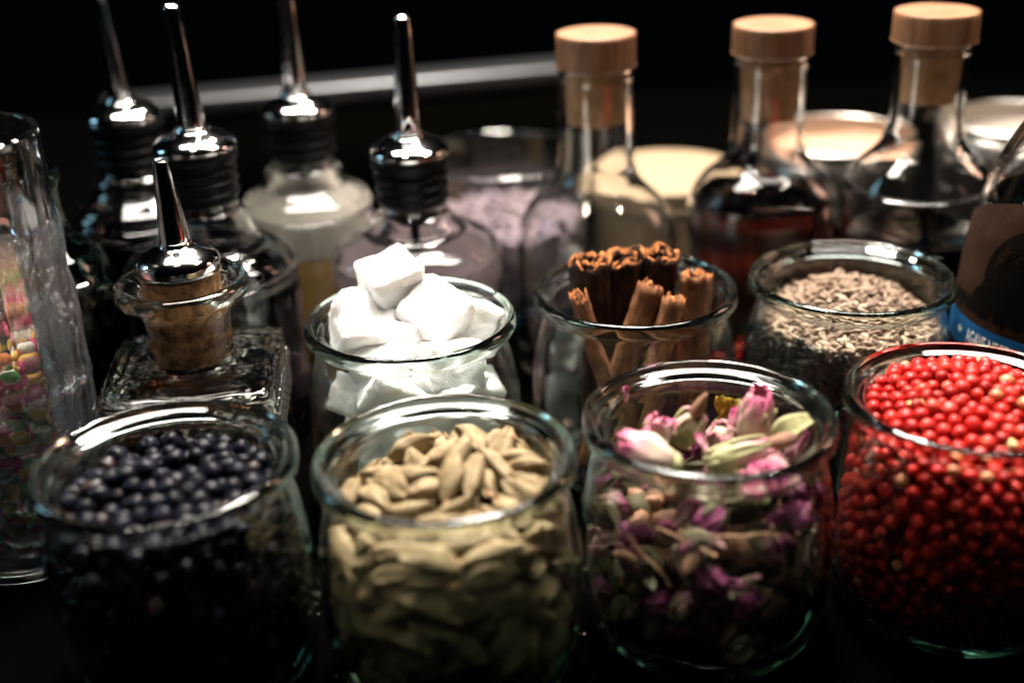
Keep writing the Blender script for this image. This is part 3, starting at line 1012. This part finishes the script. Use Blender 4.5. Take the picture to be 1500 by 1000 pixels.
Hr = mound(64, 60, lump=1, seed=3)
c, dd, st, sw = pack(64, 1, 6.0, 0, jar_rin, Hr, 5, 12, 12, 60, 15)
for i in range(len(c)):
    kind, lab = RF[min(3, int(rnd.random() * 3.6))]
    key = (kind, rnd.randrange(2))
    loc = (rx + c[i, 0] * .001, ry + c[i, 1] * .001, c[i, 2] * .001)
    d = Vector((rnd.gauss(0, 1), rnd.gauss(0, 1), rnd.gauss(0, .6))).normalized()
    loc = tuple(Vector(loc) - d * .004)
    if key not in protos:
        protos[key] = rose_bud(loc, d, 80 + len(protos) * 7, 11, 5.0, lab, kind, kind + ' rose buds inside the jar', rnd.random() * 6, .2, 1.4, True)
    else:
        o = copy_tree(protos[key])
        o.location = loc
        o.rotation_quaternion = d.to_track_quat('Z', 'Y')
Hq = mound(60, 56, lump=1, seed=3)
rs = blob('rose_scrap', 4.4, M['calyx_shaded'], 7, 9, 7, .45, (1, .8, 1.2), 0, 2.4)
join_stuff('rose_fill', [rs], [(0, (rx + x * .001, ry + y * .001, z * .001), Euler((rnd.random() * 6, rnd.random() * 6, 0)), rnd.uniform(.8, 1.2), rnd.randrange(2)) for x, y, z in core(jar_rin, Hq, 5, 11, 8, 7.5, rnd)], 'crushed rose scraps deep in the middle of the rose jar', 'rose scraps', [M['calyx_shaded'], M['brown_tip']])
for i in range(46):
    a = rnd.uniform(0, 6.28); z = rnd.uniform(20, 66)
    r = float(jar_rin(np.array([z]))[0]) - 2.2
    m = ['petal_purple', 'petal_shaded', 'calyx_shaded', 'petal_cream'][i % 4]
    nm = 'dried_leaf' if m == 'calyx_shaded' else 'loose_petal'
    lab = {'petal_purple': 'purple petal pressed against the side of the rose jar', 'petal_shaded': 'pink petal pressed against the side of the rose jar', 'calyx_shaded': 'dull green leaf scrap against the side of the rose jar', 'petal_cream': 'cream petal pressed against the side of the rose jar'}[m]
    if i < 8:
        o = loose_petal((0, 0, 0), (0, 0, 0), 90 + i, rnd.uniform(8, 14), rnd.uniform(4, 7), m, lab, m + ' scraps', 'leaf' if m == 'calyx_shaded' else 'petal', nm)
        o['group'] = {'petal_purple': 'purple petals in the jar', 'petal_shaded': 'pink petals in the jar', 'calyx_shaded': 'leaf scraps in the jar', 'petal_cream': 'cream petals in the jar'}[m]
        protos[('p', i)] = o
    else:
        o = protos[('p', i % 8)].copy(); col.objects.link(o)
    o.location = (rx + r * math.cos(a) * .001, ry + r * math.sin(a) * .001, z * .001)
    o.rotation_euler = (Euler((R(90), 0, 0)).to_matrix().to_4x4() @ Matrix.Identity(4)).to_euler()
    o.rotation_euler = (Matrix.Rotation(a - math.pi / 2, 4, 'Z') @ Matrix.Rotation(R(90), 4, 'X') @ Matrix.Rotation(rnd.uniform(0, 6.28), 4, 'Z')).to_euler()
# thin stems standing against the glass
for i in range(7):
    a = [-1.1, -.75, -1.9, -.9, -2.2, -1.4, -.6][i]; z = [50, 52, 55, 44, 46, 57, 36][i]
    r = float(jar_rin(np.array([float(z)]))[0]) - 1.5
    b = bmesh.new()
    bmesh.ops.create_cone(b, cap_ends=True, segments=7, radius1=.0006, radius2=.0004, depth=.020)
    bmesh.ops.subdivide_edges(b, edges=[e for e in b.edges if e.calc_length() > .01], cuts=5)
    for v in b.verts:
        v.co.x += .0015 * noise.noise(Vector((v.co.z * 90, i * 3, 0)))
    m = bpy.data.meshes.new('rose_twig'); b.to_mesh(m); b.free(); m.materials.append(M['stalk'])
    o = obj('rose_twig', m, None, (rx + r * math.cos(a) * .001, ry + r * math.sin(a) * .001, z * .001), (Matrix.Rotation(a - math.pi / 2, 4, 'Z') @ Matrix.Rotation([.3, -.2, 1.2, .1, .8, 1.4, .5][i], 4, 'Y')).to_euler())
    tag(o, 'thin brown rose twig against the side of its jar', 'twig', 'rose twigs in the jar')
# red scrap on the rim and gold foil behind, a reflection built as a strip
loose_petal((.0376, .3712, .0757), (1.1, .2, .5), 21, 5.5, 2.2, 'petal_dark', 'small dark red petal scrap stuck to the rose jar rim', None, 'petal', 'petal_scrap')


def glint(u, v):
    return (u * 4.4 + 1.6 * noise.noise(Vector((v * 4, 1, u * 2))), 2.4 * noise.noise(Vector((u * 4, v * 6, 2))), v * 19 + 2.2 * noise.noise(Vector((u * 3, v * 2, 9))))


o = solid(obj('gold_glint', patch('gold_glint', glint, 12, 18, M['gold']), None, (.0745, .3775, .0500), (R(-8), 0, R(-14))), .0002)
tag(o, 'crinkled strip of gold foil put in for a reflection at the back wall of the rose jar', 'glint')


# ------------------------------------------------------------------ pourer bottles
def pourer(root, z0, lean=(0, 0), vent=True):
    """chrome pourer: z0 (mm) is where the chrome cap's rim sits"""
    st_ = obj('stopper', lathe('stopper', cr([(0, z0 - 31), (9, z0 - 31), (10.6, z0 - 29), (11.2, z0 - 22.5), (14.6, z0 - 21.4), (14.6, z0 - 6.4), (15.5, z0 - 5.8), (16.9, z0 - 4.8), (17.2, z0 - 2.5), (16.6, z0 - .4), (14, z0 - .1), (0, z0 - .1)], 3), M['rubber'], 48), root)
    for k in range(3):
        zz = z0 - 18.6 + k * 4.9
        obj('rib', lathe('rib', cr([(14.2, zz - 1.9), (15.6, zz - 1.3), (16.3, zz), (15.6, zz + 1.3), (14.2, zz + 1.9)], 2), M['rubber'], 48, True), st_)
    cap = obj('metal_cap', lathe('metal_cap', cr([(0, z0), (15.6, z0), (16.9, z0 + .5), (17.2, z0 + 1.6), (16.6, z0 + 3.0), (14.2, z0 + 5.0), (10.8, z0 + 6.6), (8.2, z0 + 7.6), (7.2, z0 + 8.3), (6.9, z0 + 9.3), (5.9, z0 + 9.6), (0, z0 + 9.6)], 4), M['chrome'], 64), root)
    sp = obj('spout', lathe('spout', cr([(4.6, z0 + 9), (5.5, z0 + 9), (5.4, z0 + 18), (4.9, z0 + 32), (4.2, z0 + 46), (3.5, z0 + 57.6), (3.2, z0 + 58.2), (2.8, z0 + 57.8), (2.8, z0 + 50), (3.6, z0 + 30), (4.6, z0 + 10)], 3), M['chrome'], 40, True), root)
    if lean != (0, 0):
        for o in (sp,):
            o.rotation_euler = (R(lean[0]), R(lean[1]), 0)
            o.location = (-math.sin(R(lean[1])) * (z0 + 9) * .001, math.sin(R(lean[0])) * (z0 + 9) * .001, 0)
    if vent:   # arched air hole at the foot of the spout
        pts, fc = [], []
        for i in range(17):
            a = math.pi * i / 16
            for q in (0, 1):
                rr = (2.5, 3.4)[q]
                pts.append((rr * math.cos(a) * .001, 0, (rr * 2.2 * math.sin(a)) * .001))
        for i in range(16): fc.append((2 * i, 2 * i + 1, 2 * i + 3, 2 * i + 2))
        m = mesh_from('air_hole', pts, fc, M['chrome'])
        for v in m.vertices: v.co.y = -math.sqrt(max(0, .0058 ** 2 - v.co.x ** 2)) + v.co.z * .02
        md = solid(obj('air_hole', m, sp, (0, 0, (z0 + 9.6) * .001)), .0007)


def bottle_mesh(name, outer, t, mat, seg=80, base=6.0):
    """outer: (r,z) mm from the foot up to the lip; inner wall t mm inside"""
    up = cr([(0, 1.6), (outer[0][0] * .7, 1.6)] + outer, 4)
    inner = []
    for r, z in reversed(outer[:-1]):
        if z < base: continue
        inner.append((max(1.5, r - t), z))
    inner = [(outer[-1][0] - 1.2, outer[-1][1] + .3)] + inner
    lo = inner[-1]
    inner += [(lo[0] * .93, base + 1.0), (lo[0] * .8, base), (0, base)]
    return lathe(name, up + cr(inner, 4), mat, seg)


def threads(z1, n=4, pitch=4.6, r0=14.2, r1=16.3):
    p = []
    for i in range(n):
        z = z1 + i * pitch
        p += [(r0, z), (r1 - .4, z + 1.0), (r1, z + 2.0), (r1 - .4, z + 3.0)]
    p += [(r0, z1 + n * pitch), (r0 - .2, z1 + n * pitch + .8)]
    return p


def pour_bottle(loc, label, R0, sh, z0, lean, liquid=None, tube=False, vent=False, froth=False):
    root = empty('pourer_bottle', (loc[0], loc[1], .0003), random.Random(label).uniform(-.2, .2))
    tag(root, label, 'bottle', 'bottles with metal pourers')
    zn = z0 - 25
    outer = [(R0 - 3, 0), (R0 - .8, 1.2), (R0, 5), (R0, 25), (R0, sh - 8), (R0 - .3, sh - 3), (R0 - 2.5, sh + 2.5), (R0 - 9, sh + 6.8), (R0 - 16 if R0 > 36 else R0 - 12, sh + 9.4), (17.6, max(sh + 11, zn - 2.6)), (15.2, zn - .4), (14.9, zn + 1.0), (15.0, zn + 2.2), (14.2, zn + 2.9)]
    obj('bottle_glass', bottle_mesh('bottle_glass', outer, 2.6, M['bottle'], 88), root)
    if liquid:
        m, lv = liquid
        if m == 'amber':
            prof = [(0, 6.2), (R0 - 6, 6.2), (R0 - 2.9, 9), (R0 - 2.75, 20), (R0 - 2.75, lv - .6), (R0 - 3.3, lv), (0, lv)]
        else:
            prof = [(0, 6.2), (R0 - 6, 6.2), (R0 - 2.9, 9), (R0 - 2.55, 20), (R0 - 2.55, lv), (R0 - 3.6, lv - .3), (0, lv - .3)]
        obj('liquid', lathe('liquid', prof, M[m], 72), root)
        if froth:
            obj('froth', lathe('froth', cr([(0, lv + .2), (R0 - 3.2, lv + .2), (R0 - 2.75, lv + 1), (R0 - 2.75, sh - 3), (R0 - 5.2, sh + 1.2), (R0 - 11.6, sh + 5.6), (R0 - 14, sh + 6.6), (0, sh + 6)], 2), M['froth'], 64), root)
    if tube:
        obj('pour_tube', lathe('pour_tube', [(1.6, 12), (2.2, 12), (2.2, z0 - 30), (1.6, z0 - 30)], M['rubber'], 20, True), root)
    pourer(root, z0, lean, vent)
    return root


pour_bottle((-.0415, .520), 'pourer bottle of cloudy lilac grey liquid directly behind the sugar jar', 38.5, 76, 119.5, (-1.0, 1.2), ('lilac', 72), True, True)
pour_bottle((-.0970, .571), 'pourer bottle of cloudy amber juice under pale froth', 32.0, 84, 127.0, (0, 1.5), ('amber', 64), False, False, True)
pour_bottle((-.1295, .502), 'pourer bottle of black liquid behind the square cork bottle', 38.0, 80, 130.5, (-1.5, -2.0), ('cola', 72))
pour_bottle((-.1755, .562), 'dim pourer bottle at the far back left', 32.0, 86, 129.5, (-.5, -3.5), ('cola', 76))


# ------------------------------------------------------------------ cork topped bottles
def cork_bottle(loc, label, R0, outer, cork, liquid=None, t=3.0, base=8.0):
    root = empty('cork_bottle', (loc[0], loc[1], .0003))
    tag(root, label, 'bottle', 'clear bottles with wooden topped corks')
    obj('bottle_glass', bottle_mesh('bottle_glass', outer, t, M['bottle'], 96, base), root)
    z0, hgt, rc, zp, rp = cork          # cap bottom, cap height, cap radius, plug bottom, plug radius
    obj('wooden_cap', lathe('wooden_cap', cr([(0, z0), (rc - 1.2, z0), (rc - .2, z0 + .4), (rc, z0 + 1.4), (rc, z0 + hgt - 1.5), (rc - .4, z0 + hgt - .4), (rc - 1.6, z0 + hgt), (0, z0 + hgt + .15)], 3), M['wood'], 64), root)
    obj('plug', lathe('plug', cr([(0, zp), (rp * .84, zp), (rp * .90, zp + .8), (rp * .97, (zp + z0) / 2), (rp, z0 - 1), (rp, z0 - .15), (0, z0 - .15)], 3), M['plug'], 56), root)
    if liquid:
        m, lv, rl = liquid
        prof = [(0, base + .2), (R0 - t - 3, base + .2), (R0 - t + .1, base + 3), (R0 - t + .1, lv - 14), (rl, lv), (rl - 1, lv - .35), (0, lv - .35)]
        obj('liquid', lathe('liquid', prof, M[m], 80), root)
    return root


cork_bottle((.0425, .552), 'clear empty bottle with wooden topped cork behind the cinnamon jar', 38.8,
            [(35, 0), (37.8, 1.5), (38.8, 6), (38.8, 30), (38.8, 60), (38.2, 68), (36.2, 75.5), (31.5, 83.5), (25, 90), (20.3, 95), (18.2, 100.5), (17.5, 108), (17.3, 120), (17.3, 140), (17.7, 143.5), (17.6, 146), (16.8, 147)],
            (147.8, 14.4, 17.9, 123, 14.3))
cork_bottle((.1225, .556), 'bottle of dark red liquor with wooden topped cork, between two clear ones', 36.6,
            [(33, 0), (35.6, 1.5), (36.6, 6), (36.6, 30), (36.6, 72), (36.0, 79), (33.8, 86), (29, 92.5), (23, 97.5), (19, 102), (17.2, 107), (16.8, 116), (16.7, 130), (16.8, 143), (17.2, 146), (17.1, 148), (16.3, 149)],
            (149.8, 12.6, 18.0, 121, 13.7), ('rum', 84.5, 32.0))
cork_bottle((.1885, .536), 'bottle with tallest wooden topped cork, black liquor low inside, on the right', 33.2,
            [(30, 0), (32.4, 1.5), (33.2, 6), (33.2, 30), (33.2, 86), (32.4, 93), (29.6, 99.5), (25, 104.5), (20.8, 108.6), (18.2, 113), (16.6, 120), (15.9, 132), (16.0, 150), (16.6, 152.5), (16.5, 155), (15.7, 156)],
            (156.8, 12.4, 18.0, 131, 12.9), ('cola', 70, 30.3))

# ------------------------------------------------------------------ square bitters bottle with cork pourer
root = empty('square_bottle', (-.1218, .4245, .0003), 0)
tag(root, 'square pressed glass bottle with flared lip, cork and small metal pourer', 'bottle')
yaw = R(5)
sqo = [(24, 1.5, .8), (29, 0, .8), (31.5, 1.2, .9), (32.5, 5, 1), (32.5, 30, 1), (32.5, 64, 1), (32.3, 66.3, 1), (31.2, 68.0, 1), (29.0, 68.9, 1), (25, 69.5, .8), (20.5, 70.1, .25), (17.2, 71.2, 0), (16.2, 73.5, 0), (15.7, 78, 0), (15.9, 85, 0), (16.8, 91, 0), (19, 94.2, 0), (23.2, 96.2, 0), (24.8, 98.4, 0), (24.9, 100.6, 0), (24.0, 102.6, 0), (22.0, 103.2, 0)]
sqi = [(19.5, 102.4, 0), (16.2, 100.2, 0), (14.6, 96, 0), (14.0, 90, 0), (13.2, 78, 0), (13.4, 70, 0), (15, 67.2, .1), (22, 66, .5), (27.5, 64.5, .9), (29.2, 60, 1), (29.4, 30, 1), (29, 10, 1), (24, 7, .9), (0, 7, .8)]
obj('bottle_glass', lathe('bottle_glass', cr([(0, 1.5, .8)] + sqo + sqi, 4), M['pressed'], 144, yaw=yaw), root)
# embossed band of studs round the top of the sides
stud = blob('stud', 2.6, M['pressed'], 1, 10, 6, 0, (1, 1, .5))
k = 0
for side in range(4):
    for rowi in range(3):
        for i in range(9):
            u = (i - 4) * 6.3 + (3.1 if rowi % 2 else 0)
            if abs(u) > 27: continue
            a = yaw + side * math.pi / 2
            x, y = 32.4, u
            o = obj('stud', stud, root, ((x * math.cos(a) - y * math.sin(a)) * .001, (x * math.sin(a) + y * math.cos(a)) * .001, (58.5 - rowi * 5.6) * .001), (0, R(90), a))
obj('liquid', lathe('liquid', [(0, 7.2, .8), (24, 7.2, .9), (29.4, 11, 1), (29.5, 30, 1), (29.5, 56, 1), (28.4, 56.4, 1), (0, 56.4, .8)], M['bitters'], 96, yaw=yaw), root)
obj('cork', lathe('cork', cr([(0, 72), (12.4, 72), (13.0, 74), (13.6, 86), (14.0, 96), (14.3, 104), (14.0, 106.4), (0, 106.4)], 3), M['cork'], 56), root)
obj('metal_cap', lathe('metal_cap', cr([(0, 106.6), (13.6, 106.6), (15.0, 107.0), (15.2, 109.2), (14.9, 111.0), (13.2, 113.0), (10, 114.8), (7, 116.2), (6.0, 117.2), (5.4, 118.2), (0, 118.2)], 4), M['chrome'], 64), root)
o = obj('spout', lathe('spout', cr([(4.8, 117.6), (5.5, 117.6), (5.2, 122), (4.3, 132), (3.3, 142), (2.75, 147.6), (2.5, 148.2), (2.1, 147.8), (2.2, 142), (3.2, 132), (4.6, 119)], 3), M['chrome'], 40, True), root)
o.rotation_euler = (0, R(-1.5), 0); o.location = (math.sin(R(1.5)) * .1176, 0, 0)

# ------------------------------------------------------------------ candy tumbler in crumpled film
tx, ty = -.1905, .410
prof = [(0, 2), (26, 1.2), (28.5, 0), (30, 1.5), (30.4, 8), (30.6, 60), (30.9, 120), (31.0, 160), (30.6, 163.6), (29.8, 164.4), (29.0, 163.8), (28.4, 160), (28.2, 120), (27.9, 60), (27.6, 8), (25, 5.2), (0, 4.6)]
t_mesh = lathe('tall_tumbler', cr(prof, 4), M['tumbler'], 128)
for v in t_mesh.vertices:       # shallow upright flutes on the wall
    if .012 < v.co.z < .150:
        a = math.atan2(v.co.y, v.co.x); r = math.hypot(v.co.x, v.co.y)
        if r > .0285:
            k = 1 + .007 * math.cos(24 * a)
            v.co.x *= k; v.co.y *= k
o = obj('tall_tumbler', t_mesh, None, (tx, ty, .0003))
tag(o, 'tall fluted glass tumbler of coloured candy at the left edge', 'tumbler')


def tumb_rin(z):
    return np.interp(z, [0, 160], [17.4, 17.6])


rnd = random.Random(21)
Hc = mound(101, 97, rr=17, lump=1.5, seed=6)
c, dd, st, sw = pack(300, 2, 2.0, 3.2, tumb_rin, Hc, 8, 4.6, 8, 50, 31)
keys = list(CANDY)
cmesh = {k: blob('candy', 2.0, M['candy ' + k], i, 10, 8, .10, (1, 1, 1.5), 0, 1.6) for i, k in enumerate(keys)}
items = [(0, (tx + x * .001, ty + y * .001, z * .001), Euler((rnd.random() * 6, rnd.random() * 6, 0)), rnd.uniform(.9, 1.2), rnd.randrange(4)) for x, y, z in core(tumb_rin, Hc, 8, 4.4, 7, 5.0, rnd)]
join_stuff('candy_fill', [cmesh['pink']], items, 'deeper mixed candy inside the tall glass at the left edge', 'candies', [M['candy ' + k] for k in ('pink', 'green', 'yellow', 'white')])
for i in range(len(c)):
    key = rnd.choices(keys, [5, 3, 3, 3, 1.5, 3])[0]
    loc = (tx + c[i, 0] * .001, ty + c[i, 1] * .001, c[i, 2] * .001)
    o = obj('candy', cmesh[key], None, loc, rot_to(dd[i], rnd))
    tag(o, key + ' rice shaped candy in the tall glass at the left edge', 'candy', key + ' candies')

o = obj('candy_sleeve', lathe('candy_sleeve', cr([(0, 5.6), (15, 5.7), (17.6, 7.5), (17.8, 60), (17.9, 118), (18.6, 124), (18.2, 128)], 3), M['sleeve'], 64, wob=.03), None, (tx, ty, .0003))
tag(o, 'narrow clear plastic sleeve holding the candy inside the tall tumbler', 'plastic sleeve')
# crumpled clear film around the tumbler
V, F = [], []
nu, nv = 150, 70
for j in range(nv + 1):
    for i in range(nu + 1):
        a = -2.3 + 3.6 * i / nu
        z = 3 + 129 * j / nv
        r = 32.0 + 1.6 * abs(noise.noise(Vector((a * 2.4, z * .035, 3)))) * 1.6 + .9 * abs(noise.noise(Vector((a * 7, z * .12, 8)))) + 1.2 * abs(noise.noise(Vector((a * 15, z * .28, 5))))
        ztop = z + 8 * noise.noise(Vector((a * 2, 0, 7))) * (j / nv)
        r += 5 * max(0, noise.noise(Vector((a * 3, z * .07, 21))) - .15) * (1 if z < 115 else .3)
        r += 5.5 * max(0, 1 - abs(a + .25) / .35) * (max(0, 1 - abs(z - 72) / 7) + .6 * max(0, 1 - abs(z - 98) / 9)) * abs(noise.noise(Vector((a * 22, z * .5, 4)))) * 2
        r = min(r, 39.0 if j < nv * .8 else 34)
        V.append((r * math.cos(a) * .001, r * math.sin(a) * .001, ztop * .001))
for j in range(nv):
    for i in range(nu):
        a = j * (nu + 1) + i
        F.append((a, a + 1, a + nu + 2, a + nu + 1))
o = obj('plastic_wrap', mesh_from('plastic_wrap', V, F, M['film']), None, (tx - .001, ty - .001, .0006))
tag(o, 'crumpled clear plastic wrap round the tall candy tumbler', 'plastic wrap')

# ------------------------------------------------------------------ dark bottle at the left
root = empty('dark_bottle', (-.1915, .476, .0003))
tag(root, 'short dark green bottle half hidden behind the candy tumbler', 'bottle')
obj('bottle_glass', bottle_mesh('bottle_glass', [(22, 0), (25, 1.5), (25.8, 6), (25.8, 80), (25.2, 88), (22.5, 95), (17, 100.5), (13, 105), (11.5, 112), (11.2, 124), (12.4, 126), (12.4, 130), (11.4, 131)], 2.5, M['dark_glass'], 64), root)
obj('liquid', lathe('liquid', [(0, 6.2), (20, 6.2), (23.2, 10), (23.3, 70), (22.5, 78), (22, 78.3), (0, 78)], M['cola'], 48), root)

# ------------------------------------------------------------------ things at the back
root = empty('glass_bowl', (-.001, .632, .0003))
tag(root, 'wide smoky glass tumbler of dried lavender behind the lilac pourer bottle', 'tumbler')
obj('bowl_glass', lathe('bowl_glass', cr([(0, 1.5), (34, 0), (39, 2), (41, 10), (43.5, 50), (45.6, 82), (45.6, 84), (44.9, 85.2), (43.9, 84.6), (43.3, 82), (41.2, 50), (38.8, 14), (34, 9), (0, 8)], 4), M['bowl_glass'], 88), root)
lv = []
V, F = [], []
n = 40
lav = blob('lavender_bud', 1.5, M['lavender'], 2, 7, 5, .2, (1, 1, 1.8))
rnd = random.Random(44)
its = []
for i in range(1500):
    a = rnd.uniform(0, 6.283)
    if i < 600:
        r = 40.5 * math.sqrt(rnd.random()); z = 50 + rnd.uniform(-2.0, 2.5)
    else:
        z = rnd.uniform(18, 49); r = np.interp(z, [14, 50, 82], [38.3, 41.0, 43]) - 1.6 - rnd.random() * 1.5
    its.append((0, (-.001 + r * math.cos(a) * .001, .632 + r * math.sin(a) * .001, z * .001), Euler((rnd.random() * 6, rnd.random() * 6, rnd.random() * 6)), rnd.uniform(.8, 1.3), 0))
join_stuff('dried_lavender', [lav], its, 'mauve dried lavender heaped in the smoky glass tumbler', 'lavender', [M['lavender']])

root = empty('wooden_lid_jar', (.0895, .652, .0003))
tag(root, 'squat jar with a broad pale cream wooden lid behind the corked bottles', 'jar')
obj('jar_body', lathe('jar_body', cr([(0, 0), (34, 0), (37, 3), (39, 12), (39, 48), (37, 54), (36, 55.5), (0, 55.5)], 3), M['cream'], 64), root)
obj('lid', lathe('lid', cr([(0, 55.7), (40, 55.7), (42, 56.6), (42.3, 59), (42.3, 63), (41.6, 65), (39.5, 65.8), (0, 66)], 3), M['cream'], 72), root)


def tin(loc, label, r, h):
    root = empty('steel_tin', (loc[0], loc[1], .0003))
    tag(root, label, 'tin', 'steel tins at the back')
    obj('tin_body', lathe('tin_body', cr([(0, 1), (r - 6, 0), (r - 4, 1), (r - 2, h * .5), (r, h - 4)], 4) + cr([(r, h - 4), (r + .5, h - 2), (r + .4, h - .6), (r - .6, h), (r - 1.6, h - .7), (r - 1.5, h - 4), (r - 3.2, h * .5), (r - 5.5, 3), (0, 3)], 4), M['steel'], 88), root)
    return root


tin((.1745, .624), 'round steel tin of peach powder behind the red liquor bottle', 40.5, 91)
tin((.2600, .606), 'round steel tin of grey salt at the right back edge', 36.0, 101)
o = obj('peach_powder', lathe('peach_powder', cr([(0, 6), (34, 6), (38.3, 78), (36, 79.5), (20, 80.5), (0, 81)], 3), M['peach'], 72, wob=.01), None, (.1745, .624, .0003))
tag(o, 'fine peach coloured powder filling the steel tin', 'powder', None, 'stuff')
o = obj('grey_salt', lathe('grey_salt', cr([(0, 6), (29, 6), (33.7, 86), (31, 88), (18, 89), (0, 89.5)], 3), M['salt'], 72, wob=.01), None, (.2600, .606, .0003))
tag(o, 'coarse grey salt filling the steel tin at the right', 'salt', None, 'stuff')

# ------------------------------------------------------------------ labelled bottle at the right edge
LB = (.2275, .450)
lp = [(43, 0), (45.6, 1.5), (46.6, 6), (46.8, 40), (46.6, 66), (45.6, 84), (43.8, 100), (41.0, 113), (36.5, 126), (30.5, 138), (23, 150), (17, 160), (14.5, 170), (14, 200), (14.5, 204), (14, 206)]
root = empty('labelled_bottle', (LB[0], LB[1], .0003))
tag(root, 'brown labelled bottle with blue band cut by the right edge', 'bottle')
obj('bottle_glass', bottle_mesh('bottle_glass', lp, 3.0, M['bottle'], 96), root)
obj('liquid', lathe('liquid', cr([(0, 6.3), (38, 6.3), (43.7, 10), (43.9, 40), (43.7, 66), (42.7, 84), (40.9, 100), (38.2, 112)], 3) + [(37, 112.2), (0, 112)], M['cola'], 72), root)
LZ = [z for r, z in lp]; LR = [r for r, z in lp]


def on_label(s, z, off):
    """s: mm along the girth from the point facing the camera side, z mm height"""
    r = float(np.interp(z, LZ, LR)) + off
    a = R(-90) + s / 46.0
    return (r * math.cos(a) * .001, r * math.sin(a) * .001, z * .001)


def label_patch(name, s0, s1, zlo, zhi, off, mat, parent, nu=48, nv=14, zf=None):
    V, F = [], []
    for j in range(nv + 1):
        for i in range(nu + 1):
            s = s0 + (s1 - s0) * i / nu
            lo, hi = (zlo, zhi) if zf is None else zf(s)
            V.append(on_label(s, lo + (hi - lo) * j / nv, off))
    for j in range(nv):
        for i in range(nu):
            a = j * (nu + 1) + i
            F.append((a, a + 1, a + nu + 2, a + nu + 1))
    return obj(name, mesh_from(name, V, F, mat), parent)


S0 = -87
lab = label_patch('paper_label', S0, 20, 48, 116, .25, M['paper'], root, 70, 24, lambda s: (48, 118 - 14 * ((s + 34) / 53) ** 2))
label_patch('blue_band', S0 - 1.5, 21, 53, 66, .45, M['blue'], lab, 60, 6)


def jag(s):
    lo = 70 + 4.0 * noise.noise(Vector((s * .35, 0, 0))) + 3 * noise.noise(Vector((s * 1.1, 3, 0)))
    hi = 75 + max(0, 24 * (1 - ((s + 36) / 30) ** 2)) + 4 * noise.noise(Vector((s * .6, 9, 0)))
    return lo, max(lo + .5, hi)


label_patch('printed_picture', -80, 10, 0, 0, .45, M['ink'], lab, 90, 10, jag)
# arch of dark ink over the picture
V, F = [], []
for i in range(41):
    a = math.pi * i / 40
    for q in range(5):
        rr = 17 + q * 2.0
        V.append(on_label(-35 - rr * math.cos(a), 86 + rr * .95 * math.sin(a), .5))
for i in range(40):
    for q in range(4):
        a = i * 5 + q
        F.append((a, a + 1, a + 6, a + 5))
obj('printed_arch', mesh_from('printed_arch', V, F, M['ink']), lab)


def text_on(txt, size, place, mat, name, bold=0.0):
    cu = bpy.data.curves.new(name, 'FONT')
    cu.body = txt; cu.size = size; cu.align_x = 'LEFT'; cu.offset = bold
    tmp = bpy.data.objects.new('tmp_text', cu)
    col.objects.link(tmp)
    dg = bpy.context.evaluated_depsgraph_get()
    me = bpy.data.meshes.new_from_object(tmp.evaluated_get(dg))
    bpy.data.objects.remove(tmp)
    b = bmesh.new(); b.from_mesh(me)
    bmesh.ops.triangulate(b, faces=b.faces[:])
    for _ in range(2):
        bmesh.ops.subdivide_edges(b, edges=[e for e in b.edges if e.calc_length() > size * .15], cuts=1)
    b.to_mesh(me); b.free()
    for v in me.vertices: v.co = place(v.co.x, v.co.y)
    me.materials.clear(); me.materials.append(mat)
    return me


obj('band_lettering', text_on('AGAVE NECTAR', 9.0, lambda x, y: on_label(-64 + x * .40, 57.0 + y * .92, .7), M['white_ink'], 'band_lettering', .12), lab)
sv = []
for i in range(10):
    rr = 2.2 if i % 2 == 0 else .95
    a = math.pi / 2 + i * math.pi / 5
    sv.append(on_label(-69.5 + rr * math.cos(a), 59.8 + rr * math.sin(a), .7))
obj('band_star', mesh_from('band_star', sv + [on_label(-69.5, 59.8, .72)], [(i, (i + 1) % 10, 10) for i in range(10)], M['white_ink']), lab)


def arch_place(x, y):
    a = math.pi - .30 - x / 21.0
    rr = 19.0 + y
    return on_label(-35 + rr * math.cos(a), 86 + rr * .95 * math.sin(a), .75)


obj('arch_lettering', text_on('HERR', 4.4, arch_place, M['paper'], 'arch_lettering', .05), lab)

# ------------------------------------------------------------------ crumbs on the bar between the jars
rnd = random.Random(77)
crm = blob('crumb', .9, M['crumb'], 2, 7, 5, .4, (1, .8, .6), 0, 3)
its = []
for (cx, cy, sp, n) in [(-.0655, .306, .0025, 9), (.012, .375, .01, 12), (-.063, .375, .008, 26), (.10, .400, .008, 14)]:
    for i in range(n):
        its.append((0, (cx + rnd.gauss(0, sp * .6), cy + rnd.gauss(0, sp * 1.6), .0007), Euler((0, 0, rnd.random() * 6)), rnd.uniform(.2, .7), 0))
join_stuff('crumbs', [crm], its, 'scattered pale crumbs on the black bar between the jars', 'crumbs', [M['crumb']])
bpy.context.view_layer.update()
